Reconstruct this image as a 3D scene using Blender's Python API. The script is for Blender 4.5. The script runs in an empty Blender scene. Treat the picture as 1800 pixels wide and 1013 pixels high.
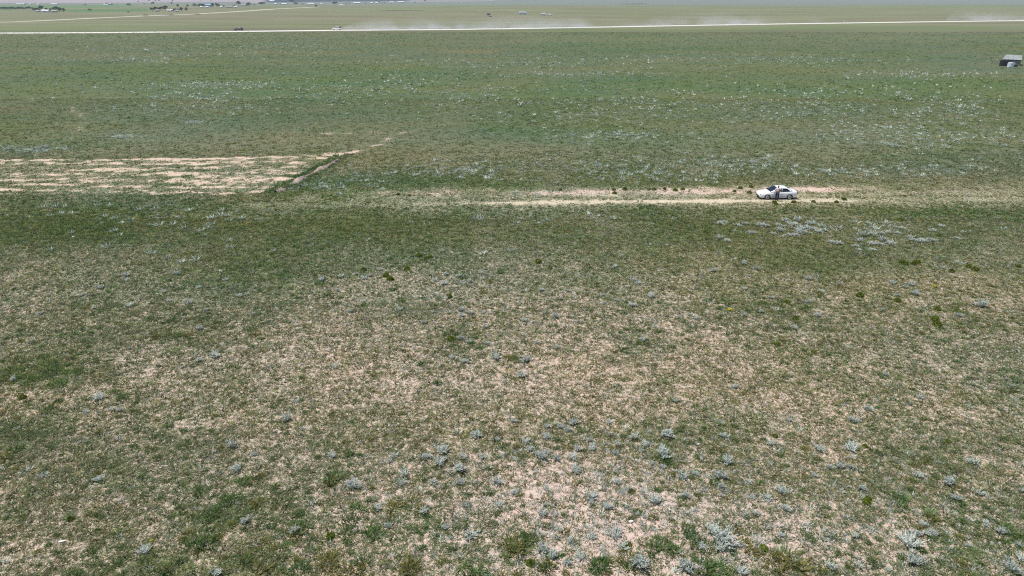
import bpy, bmesh, math, random
import numpy as np
from mathutils import Vector, Matrix

S = bpy.context.scene
COL = S.collection
R = math.radians
rng = np.random.default_rng(7)
random.seed(7)

# ------------------------------------------------------------------ camera, sky, sun, exposure
CAM_H, PITCH, FPX = 21.3, R(23.6), 1200.0          # metres, radians, focal length for an 1800 px wide frame
cam_data = bpy.data.cameras.new('camera'); cam_data.sensor_width = 36; cam_data.lens = 24
cam_data.clip_start = 0.5; cam_data.clip_end = 20000
cam = bpy.data.objects.new('camera', cam_data); COL.objects.link(cam)
cam.location = (0, 0, CAM_H); cam.rotation_euler = (math.pi/2 - PITCH, 0, 0)
S.camera = cam

SUN_EL, SUN_AZ = R(71), R(-88)                     # azimuth from +Y (ahead) towards +X
world = bpy.data.worlds.new('World'); S.world = world; world.use_nodes = True
wn = world.node_tree.nodes; wl = world.node_tree.links
sky = wn.new('ShaderNodeTexSky'); sky.sky_type = 'NISHITA'; sky.sun_disc = False
sky.sun_elevation = SUN_EL; sky.sun_rotation = SUN_AZ; sky.altitude = 1900; sky.dust_density = 1.5
wn['Background'].inputs['Strength'].default_value = 0.11
wl.new(sky.outputs[0], wn['Background'].inputs['Color'])
sun_d = bpy.data.lights.new('sun', 'SUN'); sun_d.energy = 4.6; sun_d.angle = R(0.53); sun_d.color = (1.0, 0.955, 0.89)
sun = bpy.data.objects.new('sun', sun_d); COL.objects.link(sun)
sdir = Vector((math.sin(SUN_AZ)*math.cos(SUN_EL), math.cos(SUN_AZ)*math.cos(SUN_EL), math.sin(SUN_EL)))
sun.rotation_euler = sdir.to_track_quat('Z', 'Y').to_euler(); sun.location = (0, 0, 60)
S.view_settings.view_transform = 'Standard'; S.view_settings.look = 'None'
S.view_settings.gamma = 1.0; S.view_settings.exposure = 0.22; S.view_settings.use_curve_mapping = False
S.render.engine = 'CYCLES'
S.cycles.max_bounces = 5; S.cycles.diffuse_bounces = 3; S.cycles.glossy_bounces = 2
S.cycles.transmission_bounces = 2; S.cycles.volume_bounces = 1; S.cycles.transparent_max_bounces = 6
S.cycles.filter_width = 1.15
S.cycles.use_denoising = False

# ------------------------------------------------------------------ places on the plain
def at(px, py):
    """ground point seen at a pixel of the 1800x1013 photograph"""
    x = (np.asarray(px, float)-900)/FPX; y = (506.5-np.asarray(py, float))/FPX
    dy = math.cos(PITCH)+math.sin(PITCH)*y; dz = -math.sin(PITCH)+math.cos(PITCH)*y
    t = CAM_H/(-dz)
    return x*t, dy*t
def pix(X, Y, Z=0.0):
    zc = Y*math.cos(PITCH)-(Z-CAM_H)*math.sin(PITCH); yc = Y*math.sin(PITCH)+(Z-CAM_H)*math.cos(PITCH)
    zc = np.maximum(zc, 0.1)
    return 900+FPX*X/zc, 506.5-FPX*yc/zc
def ppm(px, py):
    """photograph pixels per metre at the ground point of a pixel"""
    X, Y = at(px, py)
    return FPX/(Y*math.cos(PITCH)+CAM_H*math.sin(PITCH))
def pt(px, py, z=0.0):
    X, Y = at(px, py); return Vector((float(X), float(Y), z))

# ------------------------------------------------------------------ noise in numpy
def _hash(ix, iy, seed):
    h = (ix.astype(np.int64)*374761393 + iy.astype(np.int64)*668265263 + seed*2147483647) & 0xffffffff
    h = ((h ^ (h >> 13))*1274126177) & 0xffffffff
    h = ((h ^ (h >> 16))*2246822519) & 0xffffffff
    return ((h ^ (h >> 15)) & 0xffffff)/float(0xffffff)
def vnoise(x, y, seed=0):
    ix = np.floor(x); iy = np.floor(y); fx = x-ix; fy = y-iy
    fx = fx*fx*(3-2*fx); fy = fy*fy*(3-2*fy)
    a = _hash(ix, iy, seed); b = _hash(ix+1, iy, seed); c = _hash(ix, iy+1, seed); d = _hash(ix+1, iy+1, seed)
    return (a*(1-fx)+b*fx)*(1-fy)+(c*(1-fx)+d*fx)*fy
def fbm(x, y, seed=0, octv=4, gain=0.55):
    s = np.zeros_like(x, dtype=float); a = 1.0; t = 0.0
    for k in range(octv):
        ca, sa = math.cos(k*0.7+seed), math.sin(k*0.7+seed)
        s += a*vnoise((x*ca-y*sa)*2**k+13.7*k, (x*sa+y*ca)*2**k-7.3*k, seed*17+k); t += a; a *= gain
    return s/t
def sstep(a, b, x):
    t = np.clip((x-a)/(b-a), 0, 1); return t*t*(3-2*t)
def poly_dist(X, Y, line):
    """distance to a polyline of world points"""
    d = np.full(np.shape(X), 1e9)
    for (ax, ay), (bx, by) in zip(line[:-1], line[1:]):
        vx, vy = bx-ax, by-ay; L = vx*vx+vy*vy+1e-9
        t = np.clip(((X-ax)*vx+(Y-ay)*vy)/L, 0, 1)
        d = np.minimum(d, np.hypot(X-ax-t*vx, Y-ay-t*vy))
    return d
def in_poly(X, Y, poly):
    r = np.zeros(np.shape(X), bool); n = len(poly)
    for i in range(n):
        x0, y0 = poly[i]; x1, y1 = poly[(i+1) % n]
        c = ((y0 > Y) != (y1 > Y)) & (X < (x1-x0)*(Y-y0)/(y1-y0+1e-12)+x0)
        r ^= c
    return r
def line(*pts): return [tuple(float(v) for v in at(*p)) for p in pts]

# ------------------------------------------------------------------ what grows where (patches surveyed on the photograph, held as ground positions in metres)
# pixel centre, radius along X and Y as pixels of the photograph (turned into metres here), change of cover, change of greenness
_P = [
 (300,395,330,32, .30,.40),(90,400,150,30,.22,.40),(230,425,110,20,.12,.10),(480,470,170,50,.22,.32),(330,520,120,30,.12,.12),
 (90,500,160,50,.06,-.10),(85,665,75,22,.30,.55),(30,760,80,30,.24,.35),(160,600,150,30,.06,.08),(420,640,110,40,-.02,-.12),
 (560,640,240,60,-.10,-.22),(750,680,260,50,-.08,-.22),(960,650,220,50,-.10,-.18),(520,800,180,50,-.04,.0),(200,820,200,60,.02,.0),
 (470,870,110,32,.08,.30),(370,900,60,18,.16,.40),(470,985,90,25,.06,.35),(700,900,200,70,-.16,.12),(610,970,120,40,.0,.2),
 (1010,850,190,80,-.36,-.05),(1060,930,170,70,-.34,.0),(1110,1000,190,50,-.36,.1),(1300,930,170,60,-.18,.0),(1500,960,200,60,-.22,-.02),
 (1700,960,150,60,-.12,.12),(1620,820,180,50,-.02,.0),(1460,770,160,40,-.06,.0),(1300,700,220,40,-.08,-.15),(1600,660,230,60,-.02,-.15),
 (1000,560,160,36,-.12,-.12),(830,560,120,30,-.10,-.14),(1180,560,150,30,-.12,-.12),(690,490,60,20,-.16,-.1),(1330,600,180,40,-.14,-.12),
 (1380,445,130,26,.24,.30),(1230,400,130,20,.14,.30),(1550,455,200,25,.10,.05),(1700,420,150,20,.10,.0),(1000,400,230,26,.10,.12),
 (780,400,160,26,.10,.10),(1700,375,150,10,.2,.3),(1500,372,160,9,.2,.3),(1130,372,160,9,.2,.3),(620,395,90,26,.2,.3),
 (720,320,130,14,.14,.5),(560,330,80,14,.14,.5),(1120,310,150,14,.12,.35),(860,325,80,8,.1,.3),(1500,300,160,16,.1,.05),
 (600,130,300,22,.0,.35),(1000,150,250,22,.0,.30),(1500,160,260,24,.0,.35),(1690,145,120,9,.0,.75),(420,165,200,16,.0,.35),
 (1500,80,260,12,.0,.30),(1000,85,300,12,.0,.15),(200,85,200,10,.0,.2),(130,190,160,30,.0,.10),(1030,225,220,16,.0,.35),
 (1400,230,200,10,.0,-.25),(850,265,200,14,.0,-.30),(330,245,250,18,.0,-.2),(620,240,150,16,.0,-.25),(300,70,250,8,.0,-.2),
 (80,250,120,14,.0,.2),(1640,245,160,20,.0,.15),(700,110,200,8,.0,-.1),(1750,48,60,4,.0,.3),(900,60,350,5,.0,.35),(1500,50,300,5,.0,.2),
]
PATCH = []
for (px, py, rx, ry, dc, dg) in _P:
    X0, Y0 = at(px, py); Xa, _ = at(px+rx, py); _, Yb = at(px, py+ry); _, Ya = at(px, max(py-ry, 3))
    PATCH.append((float(X0), float(Y0), float(Xa-X0), 0.5*float(Ya-Yb), dc, dg))
FIELD = line((-500,281),(200,280),(420,277),(520,272),(607,270),(560,296),(487,340),(300,341),(-500,344))
RUT_NEAR = line((430,362),(700,359.5),(850,357),(1000,356.5),(1250,354.5),(1400,353),(1600,352),(1850,350.5),(2300,348))
RUT_FAR = line((560,344),(700,341.5),(850,339.5),(1000,339),(1250,336.5),(1500,334),(1850,331),(2300,327))
OLD_TRACK = line((-200,133),(300,131),(600,129),(850,126),(1100,121.5),(1300,117),(1650,112),(2000,109))
FOOTPATH = line((108,163),(118,178),(133,196),(146,206),(149,216),(140,226),(131,236),(128,256))
SPUR = line((607,270),(640,263),(672,252),(690,241),(706,232),(722,231))
SPUR2 = line((560,235),(700,233),(722,231))
FAR_FIELDS_SHADOW = [  # far fields and painted cloud shadow: polygon in pixels and colour
 (((-300,15.5),(-300,13),(30,13.2),(62,14),(62,16),(30,16.5)), (.035,.05,.03)),
 (((85,3.2),(180,2.6),(180,4.6),(85,5.2)), (.10,.10,.11)),
 (((470,4.4),(560,3.2),(715,1.6),(715,-1.0),(470,-1.0)), (.045,.06,.085)),  # cloud shadow put into the ground colour as a dark blue band
 (((640,20),(700,18),(745,18.6),(700,20)), (.09,.09,.06)),
 (((1095,7.2),(1125,6.2),(1125,7.6),(1095,8)), (.08,.09,.075)),
 (((100,17),(260,15),(280,20),(120,22)), (.085,.15,.06)),
 (((0,10),(240,9),(250,12.6),(90,14),(0,13)), (.10,.165,.075)),
 (((-300,5),(140,5.5),(420,3.5),(470,6),(470,-3),(-300,-3)), (.27,.235,.25)),
 (((715,4),(715,-3),(900,-3),(860,2.6)), (.20,.20,.20)),
]
FAR_FIELDS_SHADOW = [([tuple(float(v) for v in at(px, max(py, -9))) for px, py in p], c) for p, c in FAR_FIELDS_SHADOW]
C_OLIVE = np.array((.255,.225,.098)); C_GREY = np.array((.162,.188,.090)); C_GREEN = np.array((.126,.182,.060)); C_DARK = np.array((.064,.128,.040))
C_BROWN = np.array((.185,.170,.105))

def survey(X, Y):
    """cover 0..1, greenness -1..1, bare strength of worked soil 0..1 at ground points"""
    d = np.hypot(X, Y)
    cov = 0.63+0.24*sstep(40, 64, Y)+0.12*sstep(80, 110, Y)
    g = 0.06+0.16*sstep(50, 80, Y)
    wx = X+4*(fbm(X/9, Y/9, 21)-.5); wy = Y+4*(fbm(X/9, Y/9, 22)-.5)
    for (cx, cy, rx, ry, dc, dg) in PATCH:
        w = np.exp(-(((wx-cx)/rx)**2+((wy-cy)/ry)**2))
        cov = cov+(dc if dc > 0 else dc*.80)*w; g = g+(1.15*dg if dg > 0 else dg)*w
    far = sstep(75, 160, Y)
    n1 = fbm(X/6, Y/6, 1)-.5; n2 = fbm(X/1.6, Y/1.6, 2)-.5; n3 = fbm(X/34, Y/30, 3)-.5; n4 = fbm(X/140, Y/90, 4)-.5
    cov = cov+0.20*n1+0.30*n2*(1-far)
    g = g+0.9*n1*(1-.4*far)+1.5*n3*far+.9*n4*far+0.5*n2
    bare = np.zeros_like(X)
    # fallow field, worked in rows along X
    f = in_poly(X+1.2*(fbm(X/4, Y/4, 31)-.5), Y+1.6*(fbm(X/3, Y/3, 32)-.5), FIELD)
    rows = 0.5+0.5*np.sin(Y*2*math.pi/2.9+5*(fbm(X/12, Y/5, 33)-.5)*2)
    blot = fbm(X/1.5, Y/.75, 34, 4, .75)
    ns = fbm(X/22, Y/9, 36)
    gap = sstep(.40, .68, .62*blot+.14*rows+.24*ns-.0+.10*sstep(-5, 0, -poly_dist(X, Y, line((-300,281),(200,280),(420,277),(520,272),(607,270)))))
    bare = np.where(f, np.clip(.20+.64*gap, 0, 1), bare)
    # wheel tracks and paths
    e = (fbm(X/1.3, Y/1.3, 41)-.5)
    fade = sstep(-34, 14, X)
    k1 = sstep(1.25, .25, poly_dist(X, Y, RUT_NEAR)+1.6*e)*(.25+.70*fade)*(.35+.9*(fbm(X/7, Y/2, 42)-.2)+.22*sstep(12, -2, np.abs(X-12)-12))*.82
    k1 = k1*(1-.45*sstep(34, 44, X))
    k2 = sstep(2.6, 0.6, poly_dist(X, Y, RUT_FAR)+3.2*e)*(.22+.36*fade)*(.4+.9*(fbm(X/4, Y/2, 43)-.2))
    k2 = k2*(1-.45*sstep(36, 46, X))
    k3 = sstep(2.2, .8, poly_dist(X, Y, OLD_TRACK)+3*e)*.42*fbm(X/14, Y/3, 44)*sstep(-60, 10, X)
    k4 = sstep(.75, .2, poly_dist(X, Y, FOOTPATH)+.6*e)*.55*sstep(.25, .55, fbm(X/6, Y/6, 45))
    k5 = .78*sstep(1.0, .1, poly_dist(X, Y, SPUR)+2.2*e)*sstep(.46, .60, fbm(X/2.2, Y/3, 46))
    k6 = sstep(1.2, .3, poly_dist(X, Y, SPUR2)+2*e)*.6*sstep(.42, .6, fbm(X/4, Y/3, 47))
    for k in (k1*1.22, k2*1.35, k3, k4, k5, k6): bare = np.maximum(bare, np.clip(k, 0, 1))
    mid = sstep(4.2, 2.0, poly_dist(X, Y, RUT_NEAR)+e*2)*fade
    cov = cov-.22*mid*(1-far); g = g-.25*mid
    g = np.where(far > 0, np.maximum(g, -1+.62*far), g)
    return np.clip(cov, 0, 1), np.clip(g, -1, 1), np.clip(bare, 0, 1)

def sward(g, X, Y, jitter=None):
    """colour of the living grass for a greenness value"""
    j = fbm(X/3, Y/3, 51)-.5
    j2 = fbm(X/25, Y/10, 52)-.5
    t = np.clip(g+.3*j, -1, 1)[..., None]
    c = np.where(t < 0, C_GREY+(C_OLIVE-C_GREY)*(-t), C_GREY+(C_GREEN-C_GREY)*t)
    c = c*(1+.35*j2[..., None]*np.array((1.6,.3,-.6)))
    return np.clip(c, .01, 1)

# ------------------------------------------------------------------ materials
def mat(name):
    m = bpy.data.materials.new(name); m.use_nodes = True
    nt = m.node_tree; return m, nt, nt.nodes['Principled BSDF']
def ramp(nt, pts):
    r = nt.nodes.new('ShaderNodeValToRGB'); e = r.color_ramp.elements
    while len(e) < len(pts): e.new(.5)
    for i, (p, c) in enumerate(pts): e[i].position = p; e[i].color = (*c, 1) if len(c) == 3 else c
    return r
def noise(nt, vec, scale, detail=4, rough=.6):
    n = nt.nodes.new('ShaderNodeTexNoise'); n.inputs['Scale'].default_value = scale
    n.inputs['Detail'].default_value = detail; n.inputs['Roughness'].default_value = rough
    if vec is not None: nt.links.new(vec, n.inputs['Vector'])
    return n
def mathn(nt, op, a, b=None, c=None, clamp=False):
    n = nt.nodes.new('ShaderNodeMath'); n.operation = op; n.use_clamp = clamp
    for i, v in enumerate((a, b, c)):
        if v is None: continue
        if isinstance(v, (int, float)): n.inputs[i].default_value = v
        else: nt.links.new(v, n.inputs[i])
    return n.outputs[0]
def mixc(nt, f, a, b, blend='MIX'):
    n = nt.nodes.new('ShaderNodeMix'); n.data_type = 'RGBA'; n.blend_type = blend
    for s, v in ((n.inputs[0], f), (n.inputs[6], a), (n.inputs[7], b)):
        if isinstance(v, (int, float)): s.default_value = v
        elif isinstance(v, tuple): s.default_value = (*v, 1)
        else: nt.links.new(v, s)
    return n.outputs[2]
def plain(name, col, rough=.6, vary=.15, scale=6.0, metal=0.0, spec=.4, coat=0.0):
    m, nt, b = mat(name)
    tc = nt.nodes.new('ShaderNodeTexCoord'); n = noise(nt, tc.outputs['Object'], scale, 4)
    lo = tuple(max(0, c*(1-vary)) for c in col); hi = tuple(min(1, c*(1+vary)) for c in col)
    r = ramp(nt, [(.3, lo), (.7, hi)]); nt.links.new(n.outputs['Fac'], r.inputs[0])
    nt.links.new(r.outputs[0], b.inputs['Base Color'])
    b.inputs['Roughness'].default_value = rough; b.inputs['Metallic'].default_value = metal
    b.inputs['Specular IOR Level'].default_value = spec; b.inputs['Coat Weight'].default_value = coat
    return m

def ground_material(name='plain_soil_and_sward'):
    m, nt, b = mat(name)
    geo = nt.nodes.new('ShaderNodeNewGeometry'); pos = geo.outputs['Position']
    a_col = nt.nodes.new('ShaderNodeAttribute'); a_col.attribute_name = 'sward'
    a_sol = nt.nodes.new('ShaderNodeAttribute'); a_sol.attribute_name = 'soil'
    a_bar = nt.nodes.new('ShaderNodeAttribute'); a_bar.attribute_name = 'bare'
    n1 = noise(nt, pos, 4.5, 5, .65); n2 = noise(nt, pos, 19, 4, .7); n3 = noise(nt, pos, 1.1, 4, .6)
    sp = nt.nodes.new('ShaderNodeTexVoronoi'); sp.inputs['Scale'].default_value = 14; nt.links.new(pos, sp.inputs['Vector'])
    f = mathn(nt, 'ADD', mathn(nt, 'MULTIPLY', n1.outputs['Fac'], .55), mathn(nt, 'MULTIPLY', n2.outputs['Fac'], .45))
    # threshold of exposed soil: bare=0 -> none, bare=1 -> nearly all
    th = mathn(nt, 'SUBTRACT', mathn(nt, 'ADD', f, mathn(nt, 'MULTIPLY', a_bar.outputs['Fac'], .30)), .65)
    mask = mathn(nt, 'MULTIPLY_ADD', th, 11.0, .5, clamp=True)
    lit = ramp(nt, [(.30, (.62,.60,.58)), (.5, (1,1,1)), (.72, (1.16,1.15,1.13))]); nt.links.new(n2.outputs['Fac'], lit.inputs[0])
    big = ramp(nt, [(.25, (.86,.84,.82)), (.75, (1.10,1.09,1.08))]); nt.links.new(n3.outputs['Fac'], big.inputs[0])
    soil = mixc(nt, 1.0, mixc(nt, 1.0, a_sol.outputs['Color'], lit.outputs[0], 'MULTIPLY'), big.outputs[0], 'MULTIPLY')
    # crumbs of plant litter on the soil
    crumb = mathn(nt, 'LESS_THAN', sp.outputs['Distance'], .20)
    crumb = mathn(nt, 'MULTIPLY', crumb, .55)
    soil = mixc(nt, crumb, soil, (.16,.13,.09))
    grs = ramp(nt, [(.30, (.55,.58,.52)), (.5, (1,1,1)), (.70, (1.45,1.40,1.35))]); nt.links.new(f, grs.inputs[0])
    sw = mixc(nt, 1.0, a_col.outputs['Color'], grs.outputs[0], 'MULTIPLY')
    nt.links.new(mixc(nt, mask, sw, soil), b.inputs['Base Color'])
    b.inputs['Roughness'].default_value = .95; b.inputs['Specular IOR Level'].default_value = .1
    bmp = nt.nodes.new('ShaderNodeBump'); bmp.inputs['Strength'].default_value = .55; bmp.inputs['Distance'].default_value = .06
    nt.links.new(f, bmp.inputs['Height']); nt.links.new(bmp.outputs[0], b.inputs['Normal'])
    return m
M_GROUND = ground_material()

def leaf_material(name, attr=True, col=(.1,.14,.05), trans=.32, vary=.25):
    m, nt, b = mat(name); nt.nodes.remove(b)
    out = nt.nodes['Material Output']
    if attr:
        a = nt.nodes.new('ShaderNodeAttribute'); a.attribute_name = 'tint'; c = a.outputs['Color']
    else:
        geo = nt.nodes.new('ShaderNodeNewGeometry'); oi = nt.nodes.new('ShaderNodeObjectInfo')
        n = noise(nt, geo.outputs['Position'], 23, 3, .7)
        k = mathn(nt, 'ADD', mathn(nt, 'MULTIPLY', n.outputs['Fac'], .7), mathn(nt, 'MULTIPLY', oi.outputs['Random'], .3))
        r = ramp(nt, [(.25, tuple(x*(1-vary) for x in col)), (.75, tuple(min(.9, x*(1+vary)) for x in col))]); nt.links.new(k, r.inputs[0]); c = r.outputs[0]
    d = nt.nodes.new('ShaderNodeBsdfDiffuse'); t = nt.nodes.new('ShaderNodeBsdfTranslucent'); mx = nt.nodes.new('ShaderNodeMixShader')
    mx.inputs[0].default_value = trans
    nt.links.new(c, d.inputs[0]); nt.links.new(c, t.inputs[0]); nt.links.new(d.outputs[0], mx.inputs[1]); nt.links.new(t.outputs[0], mx.inputs[2])
    nt.links.new(mx.outputs[0], out.inputs[0])
    return m
M_GRASS = leaf_material('grass_blades')
M_SILVER = leaf_material('silver_leaves', False, (.45,.49,.44), .20, .24)
M_MAT = leaf_material('silver_mat_leaves', False, (.43,.47,.42), .20, .24)
M_SILVER_T = leaf_material('silver_leaves_far', True, trans=.15)
M_CUSHION = leaf_material('cushion_leaves', False, (.145,.185,.028), .15, .40)
M_YELLOW = leaf_material('yellow_petals', False, (.52,.45,.06), .15, .25)
M_TREE = leaf_material('tree_leaves', False, (.030,.048,.024), .10, .35)
M_STEM = plain('woody_stem', (.16,.13,.10), .9)

# ------------------------------------------------------------------ objects
def tag(o, label=None, cat=None, group=None, kind=None):
    if label: o['label'] = label
    if cat: o['category'] = cat
    if group: o['group'] = group
    if kind: o['kind'] = kind
    return o
def link(name, me, parent=None, m=None):
    o = bpy.data.objects.new(name, me); COL.objects.link(o)
    if parent is not None: o.parent = parent
    if m is not None and me is not None and not me.materials: me.materials.append(m)
    return o
def empty(name, loc, rz=0.0):
    o = bpy.data.objects.new(name, None); COL.objects.link(o); o.location = loc; o.rotation_euler = (0, 0, rz)
    o.empty_display_size = .3; return o
def mesh_np(name, V, F, smooth=False):
    """V (n,3), F (m,k) with one k"""
    me = bpy.data.meshes.new(name); V = np.ascontiguousarray(V, np.float32); F = np.ascontiguousarray(F, np.int32)
    m, k = F.shape
    me.vertices.add(len(V)); me.vertices.foreach_set('co', V.ravel())
    me.loops.add(m*k); me.loops.foreach_set('vertex_index', F.ravel())
    me.polygons.add(m); me.polygons.foreach_set('loop_start', np.arange(0, m*k, k, dtype=np.int32))
    me.update(calc_edges=True)
    if smooth: me.polygons.foreach_set('use_smooth', np.ones(m, bool))
    return me
def col_attr(me, name, C, domain):
    a = me.attributes.new(name, 'FLOAT_COLOR', domain)
    C4 = np.ones((len(C), 4), np.float32); C4[:, :3] = C
    a.data.foreach_set('color', C4.ravel())
def grid_faces(nr, nc):
    i = np.arange(nr*nc).reshape(nr, nc)
    return np.stack([i[:-1, :-1], i[:-1, 1:], i[1:, 1:], i[1:, :-1]], -1).reshape(-1, 4)
_ONES = 'zero one two three four five six seven eight nine ten eleven twelve thirteen fourteen fifteen sixteen seventeen eighteen nineteen'.split()
_TENS = 'x x twenty thirty forty fifty sixty seventy eighty ninety'.split()
def num(n):
    n = int(round(n))
    return 'a hundred' if n >= 100 else _ONES[n] if n < 20 else _TENS[n//10]+('' if n % 10 == 0 else '-'+_ONES[n % 10])
def where(px, py): return f"{num(px/18)} percent across and {num(py/10.13)} percent down the photo"
def where_top(px):
    h = round(px/9)/2
    return f"{num(int(h))}{' and a half' if h % 1 else ''} percent across the photo"

# ------------------------------------------------------------------ ground sheets
def sheet(name, X, Y, z, mtl=M_GROUND):
    nr, nc = X.shape
    cov, g, bare = survey(X.ravel(), Y.ravel()); x = X.ravel(); y = Y.ravel()
    real = 1-sstep(70, 150, y)                        # here the grass stands on the ground as blades
    turf = np.clip(.20+cov*.80, 0, 1)*(1-.20*real)
    b = np.clip(np.maximum(1-turf, bare*1.05), 0, 1)
    b = b*(1-.60*sstep(84, 120, y)*(1-bare)); b = np.maximum(b, .03)
    C = sward(g, x, y)*(.80-.17*sstep(76, 112, y))[:, None]*np.array((.97,1.,1.08))  # darkened, more so far off, to stand in for shade between blades
    thatch = np.array((.225,.212,.160)); C = C+(thatch-C)*(.30*real*(1-sstep(.1, .7, g)))[:, None]
    soil = np.array((.57,.435,.37))*np.ones((len(x), 1))
    pink = (fbm(x/7, y/7, 61)-.5)[:, None]
    soil = soil*(1+pink*np.array((.0,-.10,-.25)))
    work = in_poly(x, y, FIELD)
    soil[work] = np.array((.55,.44,.34))
    soil = np.where((poly_dist(x, y, RUT_NEAR) < 3)[:, None], np.array((.52,.46,.34)), soil)
    # strips of the far plain: long bands of drier and greener grass, brown pasture, fields and painted cloud shadow
    far = sstep(260, 520, y)[:, None]
    bn = fbm(x/260, y/70, 71, 4)[:, None]; bn2 = fbm(x/90, y/22, 72, 4)[:, None]
    st = fbm(x/70, y/10, 73, 4)[:, None]-.5
    Cf = (C_GREY*.88)*(1+.8*st)+(C_BROWN-C_GREY)*.8*sstep(.46, .64, bn)+(C_GREEN-C_GREY)*.55*sstep(.52, .68, bn2)
    brown = sstep(430, 520, y)[:, None]*(1-sstep(800, 1000, y))[:, None]
    Cf = Cf+(C_BROWN*.92*(1+.5*st)-Cf)*.50*brown*sstep(.30,.55,bn+.25*bn2)
    C = C*(1-far)+Cf*far
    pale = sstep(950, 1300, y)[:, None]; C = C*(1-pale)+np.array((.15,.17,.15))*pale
    for poly, c in FAR_FIELDS_SHADOW:
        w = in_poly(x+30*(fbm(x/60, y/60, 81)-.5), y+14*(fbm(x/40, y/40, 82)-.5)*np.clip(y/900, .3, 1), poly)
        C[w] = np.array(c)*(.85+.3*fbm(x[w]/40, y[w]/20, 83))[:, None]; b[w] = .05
    V = np.stack([x, y, np.full_like(x, z)], 1)
    me = mesh_np(name, V, grid_faces(nr, nc))
    col_attr(me, 'sward', C, 'POINT'); col_attr(me, 'soil', soil, 'POINT')
    a = me.attributes.new('bare', 'FLOAT', 'POINT'); a.data.foreach_set('value', b.astype(np.float32))
    return link(name, me, m=mtl)
rows_ = [-80., -30., 0., 8., 13.]
y_ = 15.
while y_ < 3400: rows_.append(y_); y_ += max(.42, y_*.0085)
rows_ = np.array(rows_+[3500.])
u_ = np.linspace(-1.0, 1.0, 201); u_ = np.concatenate([[-9,-4,-2,-1.4], u_, [1.4,2,4,9]])
GX = np.clip(u_[None, :]*(np.maximum(rows_, 5)[:, None]*.96+12), -3500, 3500); GY = np.repeat(rows_[:, None], len(u_), 1)
GX[:, 0] = -3500; GX[:, -1] = 3500
tag(sheet('ground', GX, GY, 0.0), kind='structure')
# the worked field and the wheel track as sheets of their own
def patch(name, x0, x1, y0, y1, step, z, keep, kind='structure'):
    xs = np.arange(x0, x1, step); ys = np.arange(y0, y1, step*.8)
    X, Y = np.meshgrid(xs, ys); o = sheet(name, X, Y, z)
    me = o.data; bm = bmesh.new(); bm.from_mesh(me)
    c = np.array([f.calc_center_median()[:2] for f in bm.faces]); k = keep(c[:, 0], c[:, 1])
    bmesh.ops.delete(bm, geom=[f for f, q in zip(bm.faces, k) if not q], context='FACES')
    bm.to_mesh(me); bm.free(); return tag(o, kind=kind)
fx = [p[0] for p in FIELD]; fy = [p[1] for p in FIELD]
patch('fallow_field', max(min(fx), -105), max(fx)+1, min(fy)-1, max(fy)+1, .55, .008, lambda x, y: in_poly(x, y, FIELD))
patch('dirt_track', -34, 92, 66, 90, .42, .016,
      lambda x, y: (np.minimum(poly_dist(x, y, RUT_NEAR)-1.4, poly_dist(x, y, RUT_FAR)-2.8)+1.6*(fbm(x/2, y/2, 91)-.5) < 0))
def ribbon(name, pts, width, z, m, edge=.12, step=4.0, seed=1):
    """strip along a polyline with uneven edges"""
    P = np.array(pts); seg = np.hypot(*np.diff(P, axis=0).T); s = np.concatenate([[0], np.cumsum(seg)])
    t = np.arange(0, s[-1], step); X = np.interp(t, s, P[:, 0]); Y = np.interp(t, s, P[:, 1])
    tx = np.gradient(X); ty = np.gradient(Y); L = np.hypot(tx, ty)+1e-9; nx, ny = -ty/L, tx/L
    rows = []
    for k in np.linspace(-1, 1, 5):
        w = width*.5*k*(1+edge*2*(fbm(t/9, t*0+k*3, seed)-.5))
        rows.append(np.stack([X+nx*w, Y+ny*w, np.full_like(X, z)-.02*abs(k)], 1))
    V = np.stack(rows, 0).reshape(-1, 3)
    o = link(name, mesh_np(name, V, grid_faces(5, len(t))[:, ::-1]), m=m); return o
M_ROAD = plain('pale_gravel', (.62,.585,.53), .95, .10, .35)
M_LANE = plain('dry_earth_lane', (.42,.38,.31), .95, .15, .2)
tag(ribbon('gravel_road', line((-700,61.5),(-200,60),(0,58.6),(200,57.6),(420,55.6),(600,53.6),(750,52.6),(900,50.8),(1100,47.2),(1300,43.6),(1500,40.6),(1650,38.4),(1800,36.6),(2300,31)), 10.5, .08, M_ROAD), kind='structure')
tag(ribbon('farm_road', line((-300,42),(0,39.4),(38,38.4),(110,34.9),(200,30.8),(255,28.2),(340,25.2),(420,20.6),(482,16.2),(560,12.5)), 12, .08, M_LANE, .5, 8, 4), kind='structure')
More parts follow.
